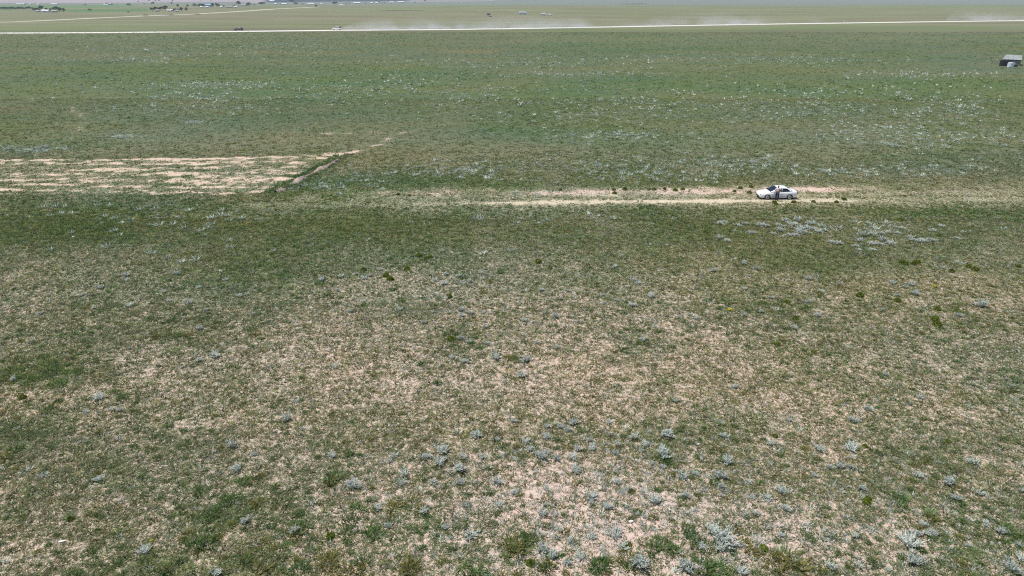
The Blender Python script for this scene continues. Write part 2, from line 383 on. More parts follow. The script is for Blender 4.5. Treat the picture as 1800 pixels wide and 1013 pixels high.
# ------------------------------------------------------------------ grass
def blades(X, Y, h, r, nb, col, width, lean=.6, z0=0.0, seed=0, jit=.14):
    """nb blades for each tuft at X,Y: single triangles leaning out of the tuft's foot. Returns verts, faces, colours"""
    rg = np.random.default_rng(seed); n = len(X); N = n*nb
    X = np.repeat(X, nb); Y = np.repeat(Y, nb); h = np.repeat(h, nb); r = np.repeat(r, nb); C = np.repeat(col, nb, 0)
    a = rg.random(N)*2*math.pi; q = np.sqrt(rg.random(N))
    bx = X+np.cos(a)*q*r*.75; by = Y+np.sin(a)*q*r*.75
    la = a+rg.normal(0, .7, N); ln = lean*(.25+q)*h*(.5+rg.random(N))
    hh = h*(.55+.6*rg.random(N))*(1-.35*q)
    w = width*(.6+.8*rg.random(N))*np.clip(r/np.mean(r), .6, 1.6)
    wa = rg.random(N)*math.pi
    V = np.empty((N, 3, 3), np.float32)
    V[:, 0] = np.stack([bx-np.cos(wa)*w*.5, by-np.sin(wa)*w*.5, np.full(N, z0-.01)], 1)
    V[:, 1] = np.stack([bx+np.cos(wa)*w*.5, by+np.sin(wa)*w*.5, np.full(N, z0-.01)], 1)
    V[:, 2] = np.stack([bx+np.cos(la)*ln, by+np.sin(la)*ln, z0+hh], 1)
    C = np.clip(C*(1+rg.normal(0, jit, (N, 1))), .01, .9)
    return V.reshape(-1, 3), C
class Stuff:
    def __init__(self): self.V = []; self.C = []
    def add(self, vc): self.V.append(vc[0]); self.C.append(vc[1])
    def build(self, name, m):
        V = np.concatenate(self.V); C = np.concatenate(self.C)
        me = mesh_np(name, V, np.arange(len(V)).reshape(-1, 3)); col_attr(me, 'tint', C, 'FACE')
        return link(name, me, m=m)
def scatter(d0, d1, step, margin=1.22, seed=0):
    """jittered grid over the strip of ground between two distances, a good deal wider than the view"""
    rg = np.random.default_rng(seed); wmax = .75*margin*(d1*.92+9)+1
    xs = np.arange(-wmax, wmax, step); ys = np.arange(d0, d1, step)
    X, Y = np.meshgrid(xs, ys); X = (X+rg.uniform(-.62, .62, X.shape)*step).ravel(); Y = (Y+rg.uniform(-.62, .62, Y.shape)*step).ravel()
    k = np.abs(X) < .75*margin*(Y*.92+9)+1
    return X[k], Y[k], rg
grass = Stuff()
#            from  to   step  blades height radius width
for i, (d0, d1, st, nb, h0, r0, w0) in enumerate((
        (16.5, 30, .125, 14, .085, .085, .034),
        (30, 46, .160, 12, .095, .105, .044),
        (46, 66, .215, 10, .115, .140, .064),
        (66, 108, .34, 9, .12, .22, .11),
        (80, 150, .62, 7, .13, .34, .17),
        (150, 400, 1.4, 5, .14, .60, .34))):
    X, Y, rg = scatter(d0, d1, st, seed=100+i)
    cov, g, bare = survey(X, Y)
    fine = fbm(X/.55, Y/.55, 141, 3)
    p = np.clip(.36+cov*.82+1.0*(fine-.5)*(1-sstep(60, 110, Y)), 0.20, 1)*np.clip(1-1.15*bare, 0, 1)
    if d0 >= 80: p *= .66
    if d0 == 66: p *= 1-sstep(82, 108, Y)
    if d0 == 80: p *= sstep(80, 106, Y)
    k = rg.random(len(X)) < p
    X, Y, g, cov = X[k], Y[k], g[k], cov[k]; n = len(X)
    sz = np.exp(rg.normal(0, .40 if d0 < 40 else .28, n))*(.82+.35*np.clip(cov, 0, 1)+.30*np.clip(g, 0, 1))
    C = (1 if d0 < 60 else .90)*sward(np.clip(g+rg.normal(0, .55, n), -1, 1), X, Y)*np.exp(rg.normal(0, .22 if d0 < 60 else .14, (n, 1)))
    dry = rg.random(n) < .10*(1-np.clip(g, 0, 1)); C[dry] = np.array((.27,.235,.145))*np.exp(rg.normal(0, .15, (dry.sum(), 1)))
    pale = rg.random(n) < .07; C[pale] = np.array((.23,.25,.20))
    grass.add(blades(X, Y, h0*sz, r0*sz, nb, C, w0, 1.15 if d0 < 60 else 1.7, seed=200+i))
o = grass.build('short_grass', M_GRASS)
tag(o, 'short grey-green and straw coloured bunch grass covering the plain', 'grass', kind='stuff')

# taller green tussocks: hand surveyed ones and those strewn through the green patches
tus = Stuff()
_T = [(88,655,.75),(108,676,.55),(62,668,.55),(118,655,.5),(30,668,.5),(10,805,.7),(25,790,.6),(212,700,.45),(105,705,.4),(80,722,.5),(200,690,.4),
 (350,868,.6),(372,905,.65),(392,890,.6),(410,880,.6),(425,850,.6),(440,845,.55),(340,960,.7),(362,958,.7),(330,940,.5),(290,1003,.65),(160,970,.4),(205,940,.45),
 (588,842,.75),(582,850,.6),(615,800,.45),(482,858,.4),(458,838,.4),(455,885,.5),(630,895,.65),(692,895,.65),(618,920,.6),(615,935,.6),(745,895,.5),(742,932,.55),(660,940,.6),(650,935,.5),
 (575,985,.8),(580,1000,.7),(525,1003,.7),(460,1005,.75),(535,930,.6),(522,940,.6),(640,988,.6),(630,1005,.7),(722,995,.7),(718,1003,.6),(820,1005,.8),(840,1010,.7),(895,955,.75),(918,960,.8),(905,970,.7),(930,948,.6),
 (1165,808,.75),(1172,815,.6),(1168,965,.7),(1185,968,.6),(1150,960,.6),(1058,995,.75),(1048,1000,.6),(1105,990,.9),(1112,1000,.8),(1220,950,.6),(1215,935,.55),(1235,1000,.9),(1250,1005,.8),(1265,1008,.8),(970,985,.6),(965,1000,.6),
 (1380,980,.8),(1395,995,.9),(1365,1000,.8),(1410,1000,.7),(1355,980,.6),(1255,850,.4),(1310,955,.45),(1320,970,.5),(1580,878,.55),(1585,890,.5),(1630,905,.5),(1642,915,.5),(1540,795,.45),(1620,932,.45),(1770,935,.6),(1790,945,.6),(1760,925,.5),(1690,890,.4),
 (560,500,.6),(575,520,.6),(590,535,.6),(640,538,.5),(690,510,.5),(570,455,.6),(628,450,.5),(690,455,.5),(500,490,.6),(480,470,.6),(440,580,.6),(450,590,.5),(300,565,.6),(310,592,.6),(330,590,.55),(275,592,.5),(262,560,.45),
 (815,490,.5),(850,515,.5),(860,495,.5),(880,480,.5),(1440,515,.5),(1478,505,.55),(1415,545,.55),(1420,540,.5),(740,640,.4),(770,675,.4),(895,630,.5),(905,632,.45),(830,605,.5),(845,612,.4)]
tx, ty = at([t[0] for t in _T], [t[1] for t in _T]); ts = np.array([t[2] for t in _T])
rg = np.random.default_rng(5)
X, Y, _ = scatter(17, 75, .62, seed=9)
cov, g, bare = survey(X, Y)
k = rg.random(len(X)) < np.clip(.34+.10*(Y < 32)+.6*g, 0.12, .88)*np.clip(1-1.3*bare, 0, 1)
X = np.concatenate([tx, X[k]]); Y = np.concatenate([ty, Y[k]]); s = np.concatenate([ts*1.1, rg.uniform(.20, .44, k.sum())*np.clip(.75+.5*g[k], .6, 1.25)])
n = len(X); sat = rg.random((n, 1))
C = (C_DARK*1.25+(C_GREEN*1.15-C_DARK*1.25)*sat)*np.exp(rg.normal(0, .14, (n, 1)))
yel = rg.random(n) < .30; C[yel] = np.array((.20,.185,.055))*np.exp(rg.normal(0, .1, (yel.sum(), 1)))
near = Y < 45
for m_, nb, w in ((near, 70, .040), (~near, 34, .075)):
    for rr in (0, 1):   # a tussock is an uneven mound: a full heart and a looser outside
        tus.add(blades(X[m_]+rg.normal(0, .12, m_.sum())*s[m_]*rr, Y[m_]+rg.normal(0, .12, m_.sum())*s[m_]*rr, s[m_]*(.52, .36)[rr], s[m_]*(.48, .78)[rr], nb//2, C[m_], w, .8, seed=300+rr+int(nb)))
tag(tus.build('tussock_grass', M_GRASS), 'taller dark and bright green grass tussocks between the short grass', 'grass', kind='stuff')


# ------------------------------------------------------------------ silver shrubs, each a plant of its own
def shrub_mesh(name, seed, stalks=46, lean=.5, w=.018, flat=1.0):
    """unit shrub 1 m across: bundles of upright curving stalks set with narrow silver leaves"""
    rg = np.random.default_rng(seed); V = []; F = []; sk = rg.normal(0, .10, 2)
    def tri(a, b, c): i = len(V); V.extend([a, b, c]); F.append((i, i+1, i+2))
    for k in range(stalks):
        a = rg.random()*2*math.pi; q = math.sqrt(rg.random())
        foot = np.array((math.cos(a)*q*.22, math.sin(a)*q*.22, 0))
        out = np.array((math.cos(a), math.sin(a), 0)); L = (.85+.45*rg.random())*flat*(1-.25*q)
        tip = foot+out*q*lean*(.5+1.0*rg.random())+np.array((rg.normal(sk[0], .08), rg.normal(sk[1], .08), L*(.68+.4*rg.random())))
        mid = (foot+tip)*.5+out*.10*q+np.array((0, 0, .05))
        s = np.array((-out[1], out[0], 0))*w*(1+rg.random())
        tri(foot-s, foot+s, mid-s*1.3); tri(foot+s, mid+s*1.3, mid-s*1.3); tri(mid-s*1.3, mid+s*1.3, tip)
        for j in range(3):
            t = .35+.6*rg.random(); p = foot+(tip-foot)*t if t > .5 else foot+(mid-foot)*2*t
            b = rg.random()*2*math.pi; l = .13+.12*rg.random()
            e = p+np.array((math.cos(b)*l, math.sin(b)*l, l*.5)); sd = np.array((-math.sin(b), math.cos(b), 0))*w*1.6
            tri(p-sd, p+sd, e)
    return mesh_np(name, np.array(V), np.array(F))
SHRUBS = [shrub_mesh('silver_shrub', 11, 46, .46), shrub_mesh('silver_shrub', 12, 36, .58, .022), shrub_mesh('silver_shrub', 13, 54, .36, .017), shrub_mesh('silver_shrub', 14, 34, .72, .022, .85), shrub_mesh('silver_shrub', 15, 40, .52, .019, .95), shrub_mesh('silver_shrub', 16, 26, .45, .02, 1.1), shrub_mesh('silver_shrub', 17, 50, .62, .018, .8)]
MATS = [shrub_mesh('silver_mat', 21, 40, 1.1, .03, .62), shrub_mesh('silver_mat', 22, 46, 1.2, .03, .55), shrub_mesh('silver_mat', 23, 34, .9, .03, .75)]
for me in SHRUBS: me.materials.append(M_SILVER)
for me in MATS: me.materials.append(M_MAT)
_SH = """353,580 228,614 344,624 350,635 379,629 382,620 255,646 319,648 176,702 153,726 212,722 195,722 29,755 25,669 410,786 376,796 448,800 80,836 172,846 418,829 254,972 427,920 370,1007 382,1010
620,857 584,805 692,801 686,812 741,805 753,804 779,794 770,816 814,806 806,826 850,807 875,775 840,767 712,837 705,851 760,849 809,851 875,852 665,895 745,900 817,889 875,891 784,930 825,942 685,926 516,937 792,947
922,777 960,771 930,791 906,809 951,805 960,799 980,810 1004,805 1015,792 1036,775 1042,791 1081,765 1086,784 1081,799 1117,770 1127,792 1137,785 1171,765 1165,801 1272,769 941,832 987,835 1015,832 961,861 905,870 1036,875 1047,872 1085,850 1095,865 1107,860 1124,855 1130,869 1151,884 1165,825 1145,816 1197,840 1221,835 1272,841 1266,856 1267,872 1281,814 1317,850 1191,874 1206,872 1322,876 1345,877 1225,899 1331,906 1064,894 952,907 956,890 972,892 982,932 1000,951 1042,946 1080,945 1097,961 1129,924 1182,915 1121,905 1132,910 1235,965 1255,942 1266,950 1266,965 1280,957 1306,960 1060,980 1020,982 995,991 970,982 1120,995 1210,1002 1302,1010 1230,1002 1057,967 952,967
1402,797 1440,792 1497,792 1355,782 1460,824 1477,822 1496,825 1431,839 1476,851 1514,859 1650,814 1714,815 1626,837 1611,837 1665,850 1681,879 1722,869 1796,864 1677,841 1562,896 1379,897 1370,942 1374,867 1617,922 1610,942 1644,942 1629,939 1596,960 1606,989 1562,1004 1744,959 1702,960 1789,959 1775,1004 1732,922 1761,937 1406,982 1507,982 1462,1000 1485,942 1502,944 1795,986 1510,997
1498,741 1510,742 1524,720 1740,684 1780,680 1556,660 1290,683 1188,706 1000,758 985,752 1010,745 903,742 840,765 960,752 1070,742 1385,740 1615,700 504,739 520,706 529,642 500,672
556,469 667,475 599,487 649,486 641,491 627,482 592,512 565,495 640,531 617,549 702,546 732,549 760,550 745,569 762,569 740,589 800,550 810,547 810,556 826,552 850,550 860,537 880,534 915,534 966,529 985,526 956,552 979,559 922,565 952,512 970,514 782,484 782,500 816,499 825,496 806,487 764,494 844,481 850,447 900,442 810,596 825,601 860,605 870,631 925,635 819,637 944,605 982,612 922,591 917,662 587,647 852,576 795,632
1307,464 1330,474 1255,477 1316,486 1306,509 1422,492 1476,501 1441,514 1355,525 1569,499 1590,507 1601,502 1609,519 1575,521 1655,471 1684,464 1309,557 1336,550 1395,577 1437,557 1550,546 1420,532 1682,556 1725,539 1000,513 1060,520 1085,530 1113,538 1120,500 1146,524 1193,560 1152,575 1130,600 1225,562 1080,470 1115,495
234,391 201,407 210,415 127,410 282,397 304,396 325,402 375,384 362,397 374,395 367,402 355,406 362,415 401,424 405,436 294,455 317,462 346,458 265,447 209,486 222,486 225,494 312,483 287,515 299,530 332,535 397,494 422,522 435,519 169,542 226,539 69,552 141,521 179,507 362,547 352,579 89,440 191,434 349,506
74,365 95,365 115,365 107,376 126,376 191,362 171,362 244,370 261,364 272,369 279,362 331,371 391,371 415,374 400,380"""
_sh = [tuple(map(float, t.split(','))) for t in _SH.split()]
_sh.sort(key=lambda p: -p[1])
big = {(1266,950): .62, (1255,942): .62, (1280,957): .55, (1171,765): .62, (1165,801): .6, (951,805): .52, (779,794): .52, (806,826): .52, (1596,960): .6, (1606,989): .5, (1775,1004): .62, (254,972): .36, (620,857): .5, (1080,945): .5, (410,786): .5, (504,739): .48, (176,702): .5, (1120,995): .6, (1210,1002): .55, (1665,850): .48, (1497,792): .45, (925,635): .52, (870,631): .5, (1281,814): .48, (1272,841): .55, (1015,832): .48, (1725,539): .6, (379,629): .5}
special = {(254,972): 'lone bluish silver shrub with dark shaded foot near the bottom left corner', (504,739): 'lone silver shrub on speckled ground left of centre, most solid thereabouts',
 (176,702): 'round silver shrub right above two smaller ones at the left edge', (1171,765): 'tall fanned silver shrub above the large green tussock right of centre',
 (1165,801): 'silver shrub growing out of the top of a large dark green tussock', (1266,950): 'largest silver shrub in the dense clump near the bottom right of centre',
 (925,635): 'loose silver shrub with a white sheen at the middle of the photo', (1596,960): 'broad silver shrub leaning left on bare soil near the bottom right',
 (1775,1004): 'large silver shrub at the bottom right corner of the photo', (410,786): 'bright silver shrub beside a dimmer one on speckled ground, left of centre',
 (620,857): 'silver shrub with green lower leaves below the bright green tussock', (1725,539): 'pale wide silver bush by the right edge below the dark cushions'}
rg = np.random.default_rng(77)
for i, (px, py) in enumerate(_sh[:296]):
    p = pt(px, py); s = big.get((px, py), float(np.clip(rg.normal(.285, .075), .15, .46)))*(1 if py > 600 else 1.22 if py > 450 else 1.5)
    o = link('silver_shrub', SHRUBS[(i*3+i//5) % 7]); o.location = p; o.scale = (s*(.9+.25*rg.random()), s*(.9+.25*rg.random()), s*(.72+.3*rg.random()))
    o.rotation_euler = (rg.normal(0, .10), rg.normal(0, .10), rg.random()*6.28)
    cov_, g_, _b = survey(np.array([p.x]), np.array([p.y]))
    size = 'large ' if s > .46 else 'small ' if s < .34 else ''
    grnd = 'on bare soil' if cov_[0] < .5 else 'in green grass' if g_[0] > .25 else 'among short grass'
    tag(o, special.get((px, py), f'{size}silver shrub {grnd}, {where(px, py)}'), 'shrub', 'silver shrubs over the plain')
MATPTS = """1272,391 1265,394 1294,397 1310,395 1322,411 1300,399 1335,396 1345,398 1367,397 1380,389 1400,395 1402,389 1415,402 1422,395 1431,395 1440,409 1450,406 1370,407 1385,415 1397,415 1405,409 1412,411 1392,396 1376,400 1408,404 1428,404 1517,415 1534,414 1546,411 1560,410 1577,411 1585,402 1575,402 1639,407 1655,399 1510,425 1504,434 1531,430 1551,424 1547,431 1564,430 1600,419 1607,424 1620,425 1639,424 1462,427 1475,429 1510,441 1532,441 1680,420 1265,420 1277,425 1359,412"""
for i, t in enumerate(MATPTS.split()):
    px, py = map(float, t.split(',')); p = pt(px, py); s = float(rg.uniform(.26, .50))*(1.1 if 1360 < px < 1460 else 1)
    o = link('silver_mat', MATS[i % 3]); o.location = p; o.scale = (s*1.05, s, s*(.9+.5*rg.random())); o.rotation_euler = (0, 0, rg.random()*6.28)
    tag(o, f'low pale silver mat plant, {where(px, py)}', 'mat plant', 'pale mat plants below the track')

# silver shrubs too many and too small to pick apart, farther out
_F = [(420,85,330,26,900),(350,170,280,34,800),(700,160,260,40,700),(1050,185,300,46,900),(1500,180,330,46,1100),(1600,240,250,26,420),(1080,300,220,26,240),(1300,290,140,20,160),(800,300,130,20,140),(640,315,110,20,75),
      (570,330,90,10,35),(60,265,90,9,120),(1700,190,150,20,250),(900,110,330,14,500),(1350,105,330,14,500),(220,105,160,10,260),(380,150,140,10,300),(1100,240,160,12,200),(1480,300,150,18,90),(1650,300,120,16,70),(1000,130,200,6,220),(1600,130,200,8,220),(340,216,24,3,60),(220,241,30,3,60),
      (1180,310,140,14,90),(950,345,200,8,20),(1000,385,250,14,40),(1500,400,250,14,60),(250,385,250,14,40)]
fx_, fy_ = [], []
for (px, py, rx, ry, n) in _F:
    q = rg.normal(0, .45, (n, 2)); x, y = px+q[:, 0]*rx, np.maximum(py+q[:, 1]*ry, 62); fx_.append(x); fy_.append(y)
X, Y = at(np.concatenate(fx_), np.concatenate(fy_)); cl = fbm(X/9, Y/9, 401)+.4*fbm(X/30, Y/20, 402)
k = (cl > np.quantile(cl, .16)) & (~in_poly(X, Y, FIELD)) & (poly_dist(X, Y, RUT_NEAR) > 1.6); X, Y = X[k], Y[k]; n = len(X)
s = np.exp(rg.normal(-1.12, .30, n))*(1+.25*sstep(120, 250, Y)); fs = Stuff()
ex, ey = at([q[0] for q in _sh[296:]], [q[1] for q in _sh[296:]]); X = np.concatenate([X, ex]); Y = np.concatenate([Y, ey]); s = np.concatenate([s, rg.uniform(.42, .62, len(ex))]); n = len(X)
C = np.array((.47,.525,.44))*np.exp(rg.normal(0, .18, (n, 1)))
wx_, wy_ = at(np.concatenate([rg.normal(1080, 200, 800), rg.uniform(0, 1800, 520), rg.normal(1560, 170, 420), rg.normal(860, 190, 300)]), np.concatenate([rg.normal(890, 85, 800), rg.uniform(420, 1010, 520), rg.normal(890, 85, 420), rg.normal(550, 60, 300)]))
ww_ = rg.uniform(.11, .27, len(wx_))*np.where(wy_ > 42, 1.3, 1); keep_ = (wy_ > 15) & (wy_ < 75)
fs.add(blades(wx_[keep_], wy_[keep_], ww_[keep_]*.9, ww_[keep_]*.5, 16, np.array((.50,.53,.47))*np.exp(rg.normal(0, .2, (keep_.sum(), 1))), .030, .7, seed=777))
near = Y < 130
for m_, nb, w in ((near, 20, .07), (~near, 9, .17)):
    fs.add(blades(X[m_], Y[m_], s[m_]*.85, s[m_]*.46, nb, C[m_], w, .80, seed=500+nb))
tag(fs.build('small_silver_shrubs', M_SILVER_T), 'countless small silver plants dotted through the grass of the plain', 'shrubs', kind='stuff')

# ------------------------------------------------------------------ round green cushion bushes and yellow flowers
def cushion_mesh(name, seed, n=150):
    rg = np.random.default_rng(seed); V = []; F = []
    for k in range(n):
        u = rg.random()*2*math.pi; z = rg.random()**.8; rr = math.sqrt(max(0, 1-z*z))
        c = np.array((math.cos(u)*rr*.5, math.sin(u)*rr*.5, z*.55))*(.80+.2*rg.random())
        d = c/(np.linalg.norm(c)+1e-6); t = np.cross(d, rg.normal(0, 1, 3)); t /= np.linalg.norm(t); b = np.cross(d, t)
        i = len(V); V += [c-t*.07, c+t*.07, c+d*.13+b*.05]; F.append((i, i+1, i+2))
        i = len(V); V += [c-b*.07-d*.02, c+b*.07, c+d*.10-t*.05]; F.append((i, i+1, i+2))
    m_ = len(V)   # dense woody heart
    for a in range(8):
        for z, r in ((0, .36), (.26, .36)): V.append(np.array((math.cos(a*.785)*r, math.sin(a*.785)*r, z)))
    V.append(np.array((0, 0, .42)))
    for a in range(8):
        b = (a+1) % 8; F += [(m_+2*a, m_+2*b, m_+2*b+1), (m_+2*a, m_+2*b+1, m_+2*a+1), (m_+2*a+1, m_+2*b+1, m_+16)]
    return mesh_np(name, np.array(V), np.array(F))
CUSH = [cushion_mesh('cushion_bush', 31), cushion_mesh('cushion_bush', 32), cushion_mesh('cushion_bush', 33)]
for me in CUSH: me.materials.append(M_CUSHION)
_CU = """737,451 756,453 748,456 679,486 686,492 790,523 716,474 946,462 967,473 793,598 1586,463 1592,466 1606,465 1612,462 1673,478 1702,470 1714,476 1511,521 1577,530 1383,532 1398,561 1647,545 1643,562 1647,572 1682,549 1367,607 1650,415 1582,388
1079,335 1080,341 1098,334 985,335 1200,334 1291,338 1301,332 1317,340 1364,360 1361,357 1484,352 1470,357 1395,357 933,992 1104,959 1342,966 1362,768 1520,786 1526,879 124,914 580,945 1666,777 1523,884 40,700 1790,470 640,476
1150,334 1168,333 1187,336 700,343 720,345 1240,410 1320,330 1430,356"""
for i, t in enumerate(_CU.split()):
    px, py = map(float, t.split(',')); s = float(rg.uniform(.40, .56))*(.72 if py > 640 else 1.05)
    if t == '748,456': s *= .6
    o = link('cushion_bush', CUSH[i % 3]); o.location = pt(px, py); o.scale = (s*1.05, s, s*.95); o.rotation_euler = (0, 0, rg.random()*6.28)
    tag(o, f'round yellow-green cushion bush, {where(px, py)}', 'bush', 'round cushion bushes')
for px, py, s, lab in ((1283,546,.42,'bright yellow flowering plant on pale ground right of centre'), (1643,505,.36,'dull yellow flowering plant near the right edge below the cushions'), (267,951,.17,'tiny yellow flower head in the grass at the bottom left')):
    e = empty('flowering_plant', pt(px, py)); o = link('leaves', CUSH[0].copy(), e); o.scale = (s*.8, s*.8, s*.5)
    me = CUSH[1].copy(); me.materials.clear(); me.materials.append(M_YELLOW); o = link('flowers', me, e); o.scale = (s, s*.9, s*.42); o.location = (0, 0, s*.16)
    tag(e, lab, 'flower')
# pale stones and bleached sticks
M_STONE = plain('pale_stone', (.72,.70,.67), .8, .15, 9)
def stone_mesh(seed):
    rg = np.random.default_rng(seed); bm = bmesh.new(); bmesh.ops.create_icosphere(bm, subdivisions=2, radius=.5)
    for v in bm.verts: v.co *= 1+rg.normal(0, .09); v.co.z = max(v.co.z*.6, -.12)
    me = bpy.data.meshes.new('stone'); bm.to_mesh(me); bm.free(); me.materials.append(M_STONE); return me
for i, (px, py, sx, sy, lab) in enumerate(((1227,782,.19,.11,'small white stone beside the upper right tussocks'), (1109,918,.26,.14,'white elongated stone among shrubs near the bottom centre'), (109,953,.30,.09,'long bleached white stone in the grass at the bottom left'), (755,970,.09,.08,'tiny white pebble near the bottom edge left of centre'), (129,417,.24,.2,'white stone in the green grass at the upper left'))):
    o = link('stone', stone_mesh(40+i)); o.location = pt(px, py, .04); o.scale = (sx, sy, min(sx, sy)*1.1); o.rotation_euler = (0, 0, .4 if i != 2 else .35)
    tag(o, lab, 'stone')
# ------------------------------------------------------------------ builders for vehicles and buildings
def bm_obj(name, bm, m, parent=None, smooth=False):
    me = bpy.data.meshes.new(name)
    bmesh.ops.recalc_face_normals(bm, faces=bm.faces)
    bm.to_mesh(me); bm.free()
    if smooth: me.polygons.foreach_set('use_smooth', np.ones(len(me.polygons), bool))
    return link(name, me, parent, m)
def box(bm, x0, x1, y0, y1, z0, z1, bev=0.0):
    v = [bm.verts.new((x, y, z)) for z in (z0, z1) for y in (y0, y1) for x in (x0, x1)]
    for f in ((0,2,3,1),(4,5,7,6),(0,1,5,4),(2,6,7,3),(0,4,6,2),(1,3,7,5)): bm.faces.new([v[i] for i in f])
    if bev:
        bmesh.ops.bevel(bm, geom=[e for e in bm.edges if e.verts[0] in v and e.verts[1] in v], offset=bev, segments=2, affect='EDGES')
    return bm
def cyl(bm, c, r, h, axis='Z', n=20, r2=None):
    mtx = Matrix.Translation(c)
    if axis == 'Y': mtx = mtx @ Matrix.Rotation(math.pi/2, 4, 'X')
    if axis == 'X': mtx = mtx @ Matrix.Rotation(math.pi/2, 4, 'Y')
    bmesh.ops.create_cone(bm, cap_ends=True, segments=n, radius1=r, radius2=r if r2 is None else r2, depth=h, matrix=mtx); return bm
def loft(bm, secs):
    """secs: list of equal-length rings of points"""
    rings = [[bm.verts.new(p) for p in s] for s in secs]; n = len(rings[0])
    for a, b in zip(rings[:-1], rings[1:]):
        for i in range(n): bm.faces.new((a[i], a[(i+1) % n], b[(i+1) % n], b[i]))
    bm.faces.new(rings[0]); bm.faces.new(rings[-1][::-1]); return bm
def body_ring(x, z0, zt, hw, crown=.03):
    h = zt-z0
    half = [(hw*.86, z0), (hw*.97, z0+h*.16), (hw, z0+h*.48), (hw*.985, z0+h*.70), (hw*.93, zt-.035), (hw*.84, zt), (hw*.45, zt+crown*.8)]
    return [(x, -y, z) for y, z in half]+[(x, y, z) for y, z in half[::-1]]
def cabin_ring(x, zt, zb, yb, slope):
    def y(z): return yb-(z-zb)*slope
    zt = max(zt, zb+.02); k = y(zt-.03)
    half = [(y(zb), zb), (y(zb+(zt-zb)*.5), zb+(zt-zb)*.5), (k, zt-.03), (k-.07, zt), (k*.5, zt+.015)]
    return [(x, -a, b) for a, b in half]+[(x, a, b) for a, b in half[::-1]]
def panel(name, pts, m, parent, t=.012):
    """thin pane standing proud along its normal"""
    bm = bmesh.new(); P = [Vector(p) for p in pts]; n = (P[1]-P[0]).cross(P[2]-P[0]).normalized()*t
    a = [bm.verts.new(p) for p in P]; b = [bm.verts.new(p+n) for p in P]
    bm.faces.new(b); bm.faces.new(a[::-1]); k = len(P)
    for i in range(k): bm.faces.new((a[i], a[(i+1) % k], b[(i+1) % k], b[i]))
    return bm_obj(name, bm, m, parent)
M_WHITE = plain('white_car_paint', (.80,.80,.79), .30, .03, 2, spec=.5, coat=.5)
M_BLACKP = plain('black_car_paint', (.012,.012,.014), .25, .2, 2, spec=.5, coat=.5)
M_GLASS = plain('tinted_glass', (.010,.012,.020), .06, .2, 2, spec=.6)
M_TYRE = plain('tyre_rubber', (.02,.02,.02), .85)
M_RIM = plain('wheel_alloy', (.52,.52,.56), .4, .1, 8, metal=.3)
M_TRIM = plain('black_trim', (.015,.015,.015), .6)
M_SILL = plain('sill_shade_handle_grey', (.50,.51,.52), .5, .06)  # handle grey, also the painted shade along the sill
M_LAMP = plain('headlamp_glass', (.55,.57,.60), .1, .05)
M_RED = plain('tail_lamp', (.35,.03,.03), .25)
def wheel(parent, x, side, yw, r=.31, w=.20):
    e = bm_obj('wheel', cyl(bmesh.new(), (0, 0, 0), r, w, 'Y', 24), M_TYRE, parent, False); e.location = (x, side*(yw-w*.5), r)
    ring = bmesh.new()
    bmesh.ops.create_cone(ring, cap_ends=True, segments=20, radius1=r*.70, radius2=r*.62, depth=.03, matrix=Matrix.Translation((0, side*(w*.5+.012), 0)) @ Matrix.Rotation(side*-math.pi/2, 4, 'X'))
    rim = bm_obj('rim', ring, M_RIM, e)
    bm = bmesh.new()
    for k in range(5):
        a = k*2*math.pi/5; cyl(bm, (math.cos(a)*r*.38, side*(w*.5+.03), math.sin(a)*r*.38), .045, .012, 'Y', 8)
    cyl(bm, (0, side*(w*.5+.03), 0), .05, .014, 'Y', 10)
    o = bm_obj('rim_holes', bm, M_TRIM, e)
    return e
def arch(parent, x, side, yw, r):
    """dark wheel housing: a half ring standing just proud of the flank"""
    bm = bmesh.new(); pts = [(x+math.cos(a)*r, side*yw, .31+math.sin(a)*r) for a in np.linspace(-.35, math.pi+.35, 16)]
    n = Vector((0, side*.014, 0)); a = [bm.verts.new(p) for p in pts]; b = [bm.verts.new(Vector(p)+n) for p in pts]
    bm.faces.new(a); bm.faces.new(b[::-1]); k = len(pts)
    for i in range(k): bm.faces.new((a[i], a[(i+1) % k], b[(i+1) % k], b[i]))
    return bm_obj('wheel_arch', bm, M_TRIM, parent)

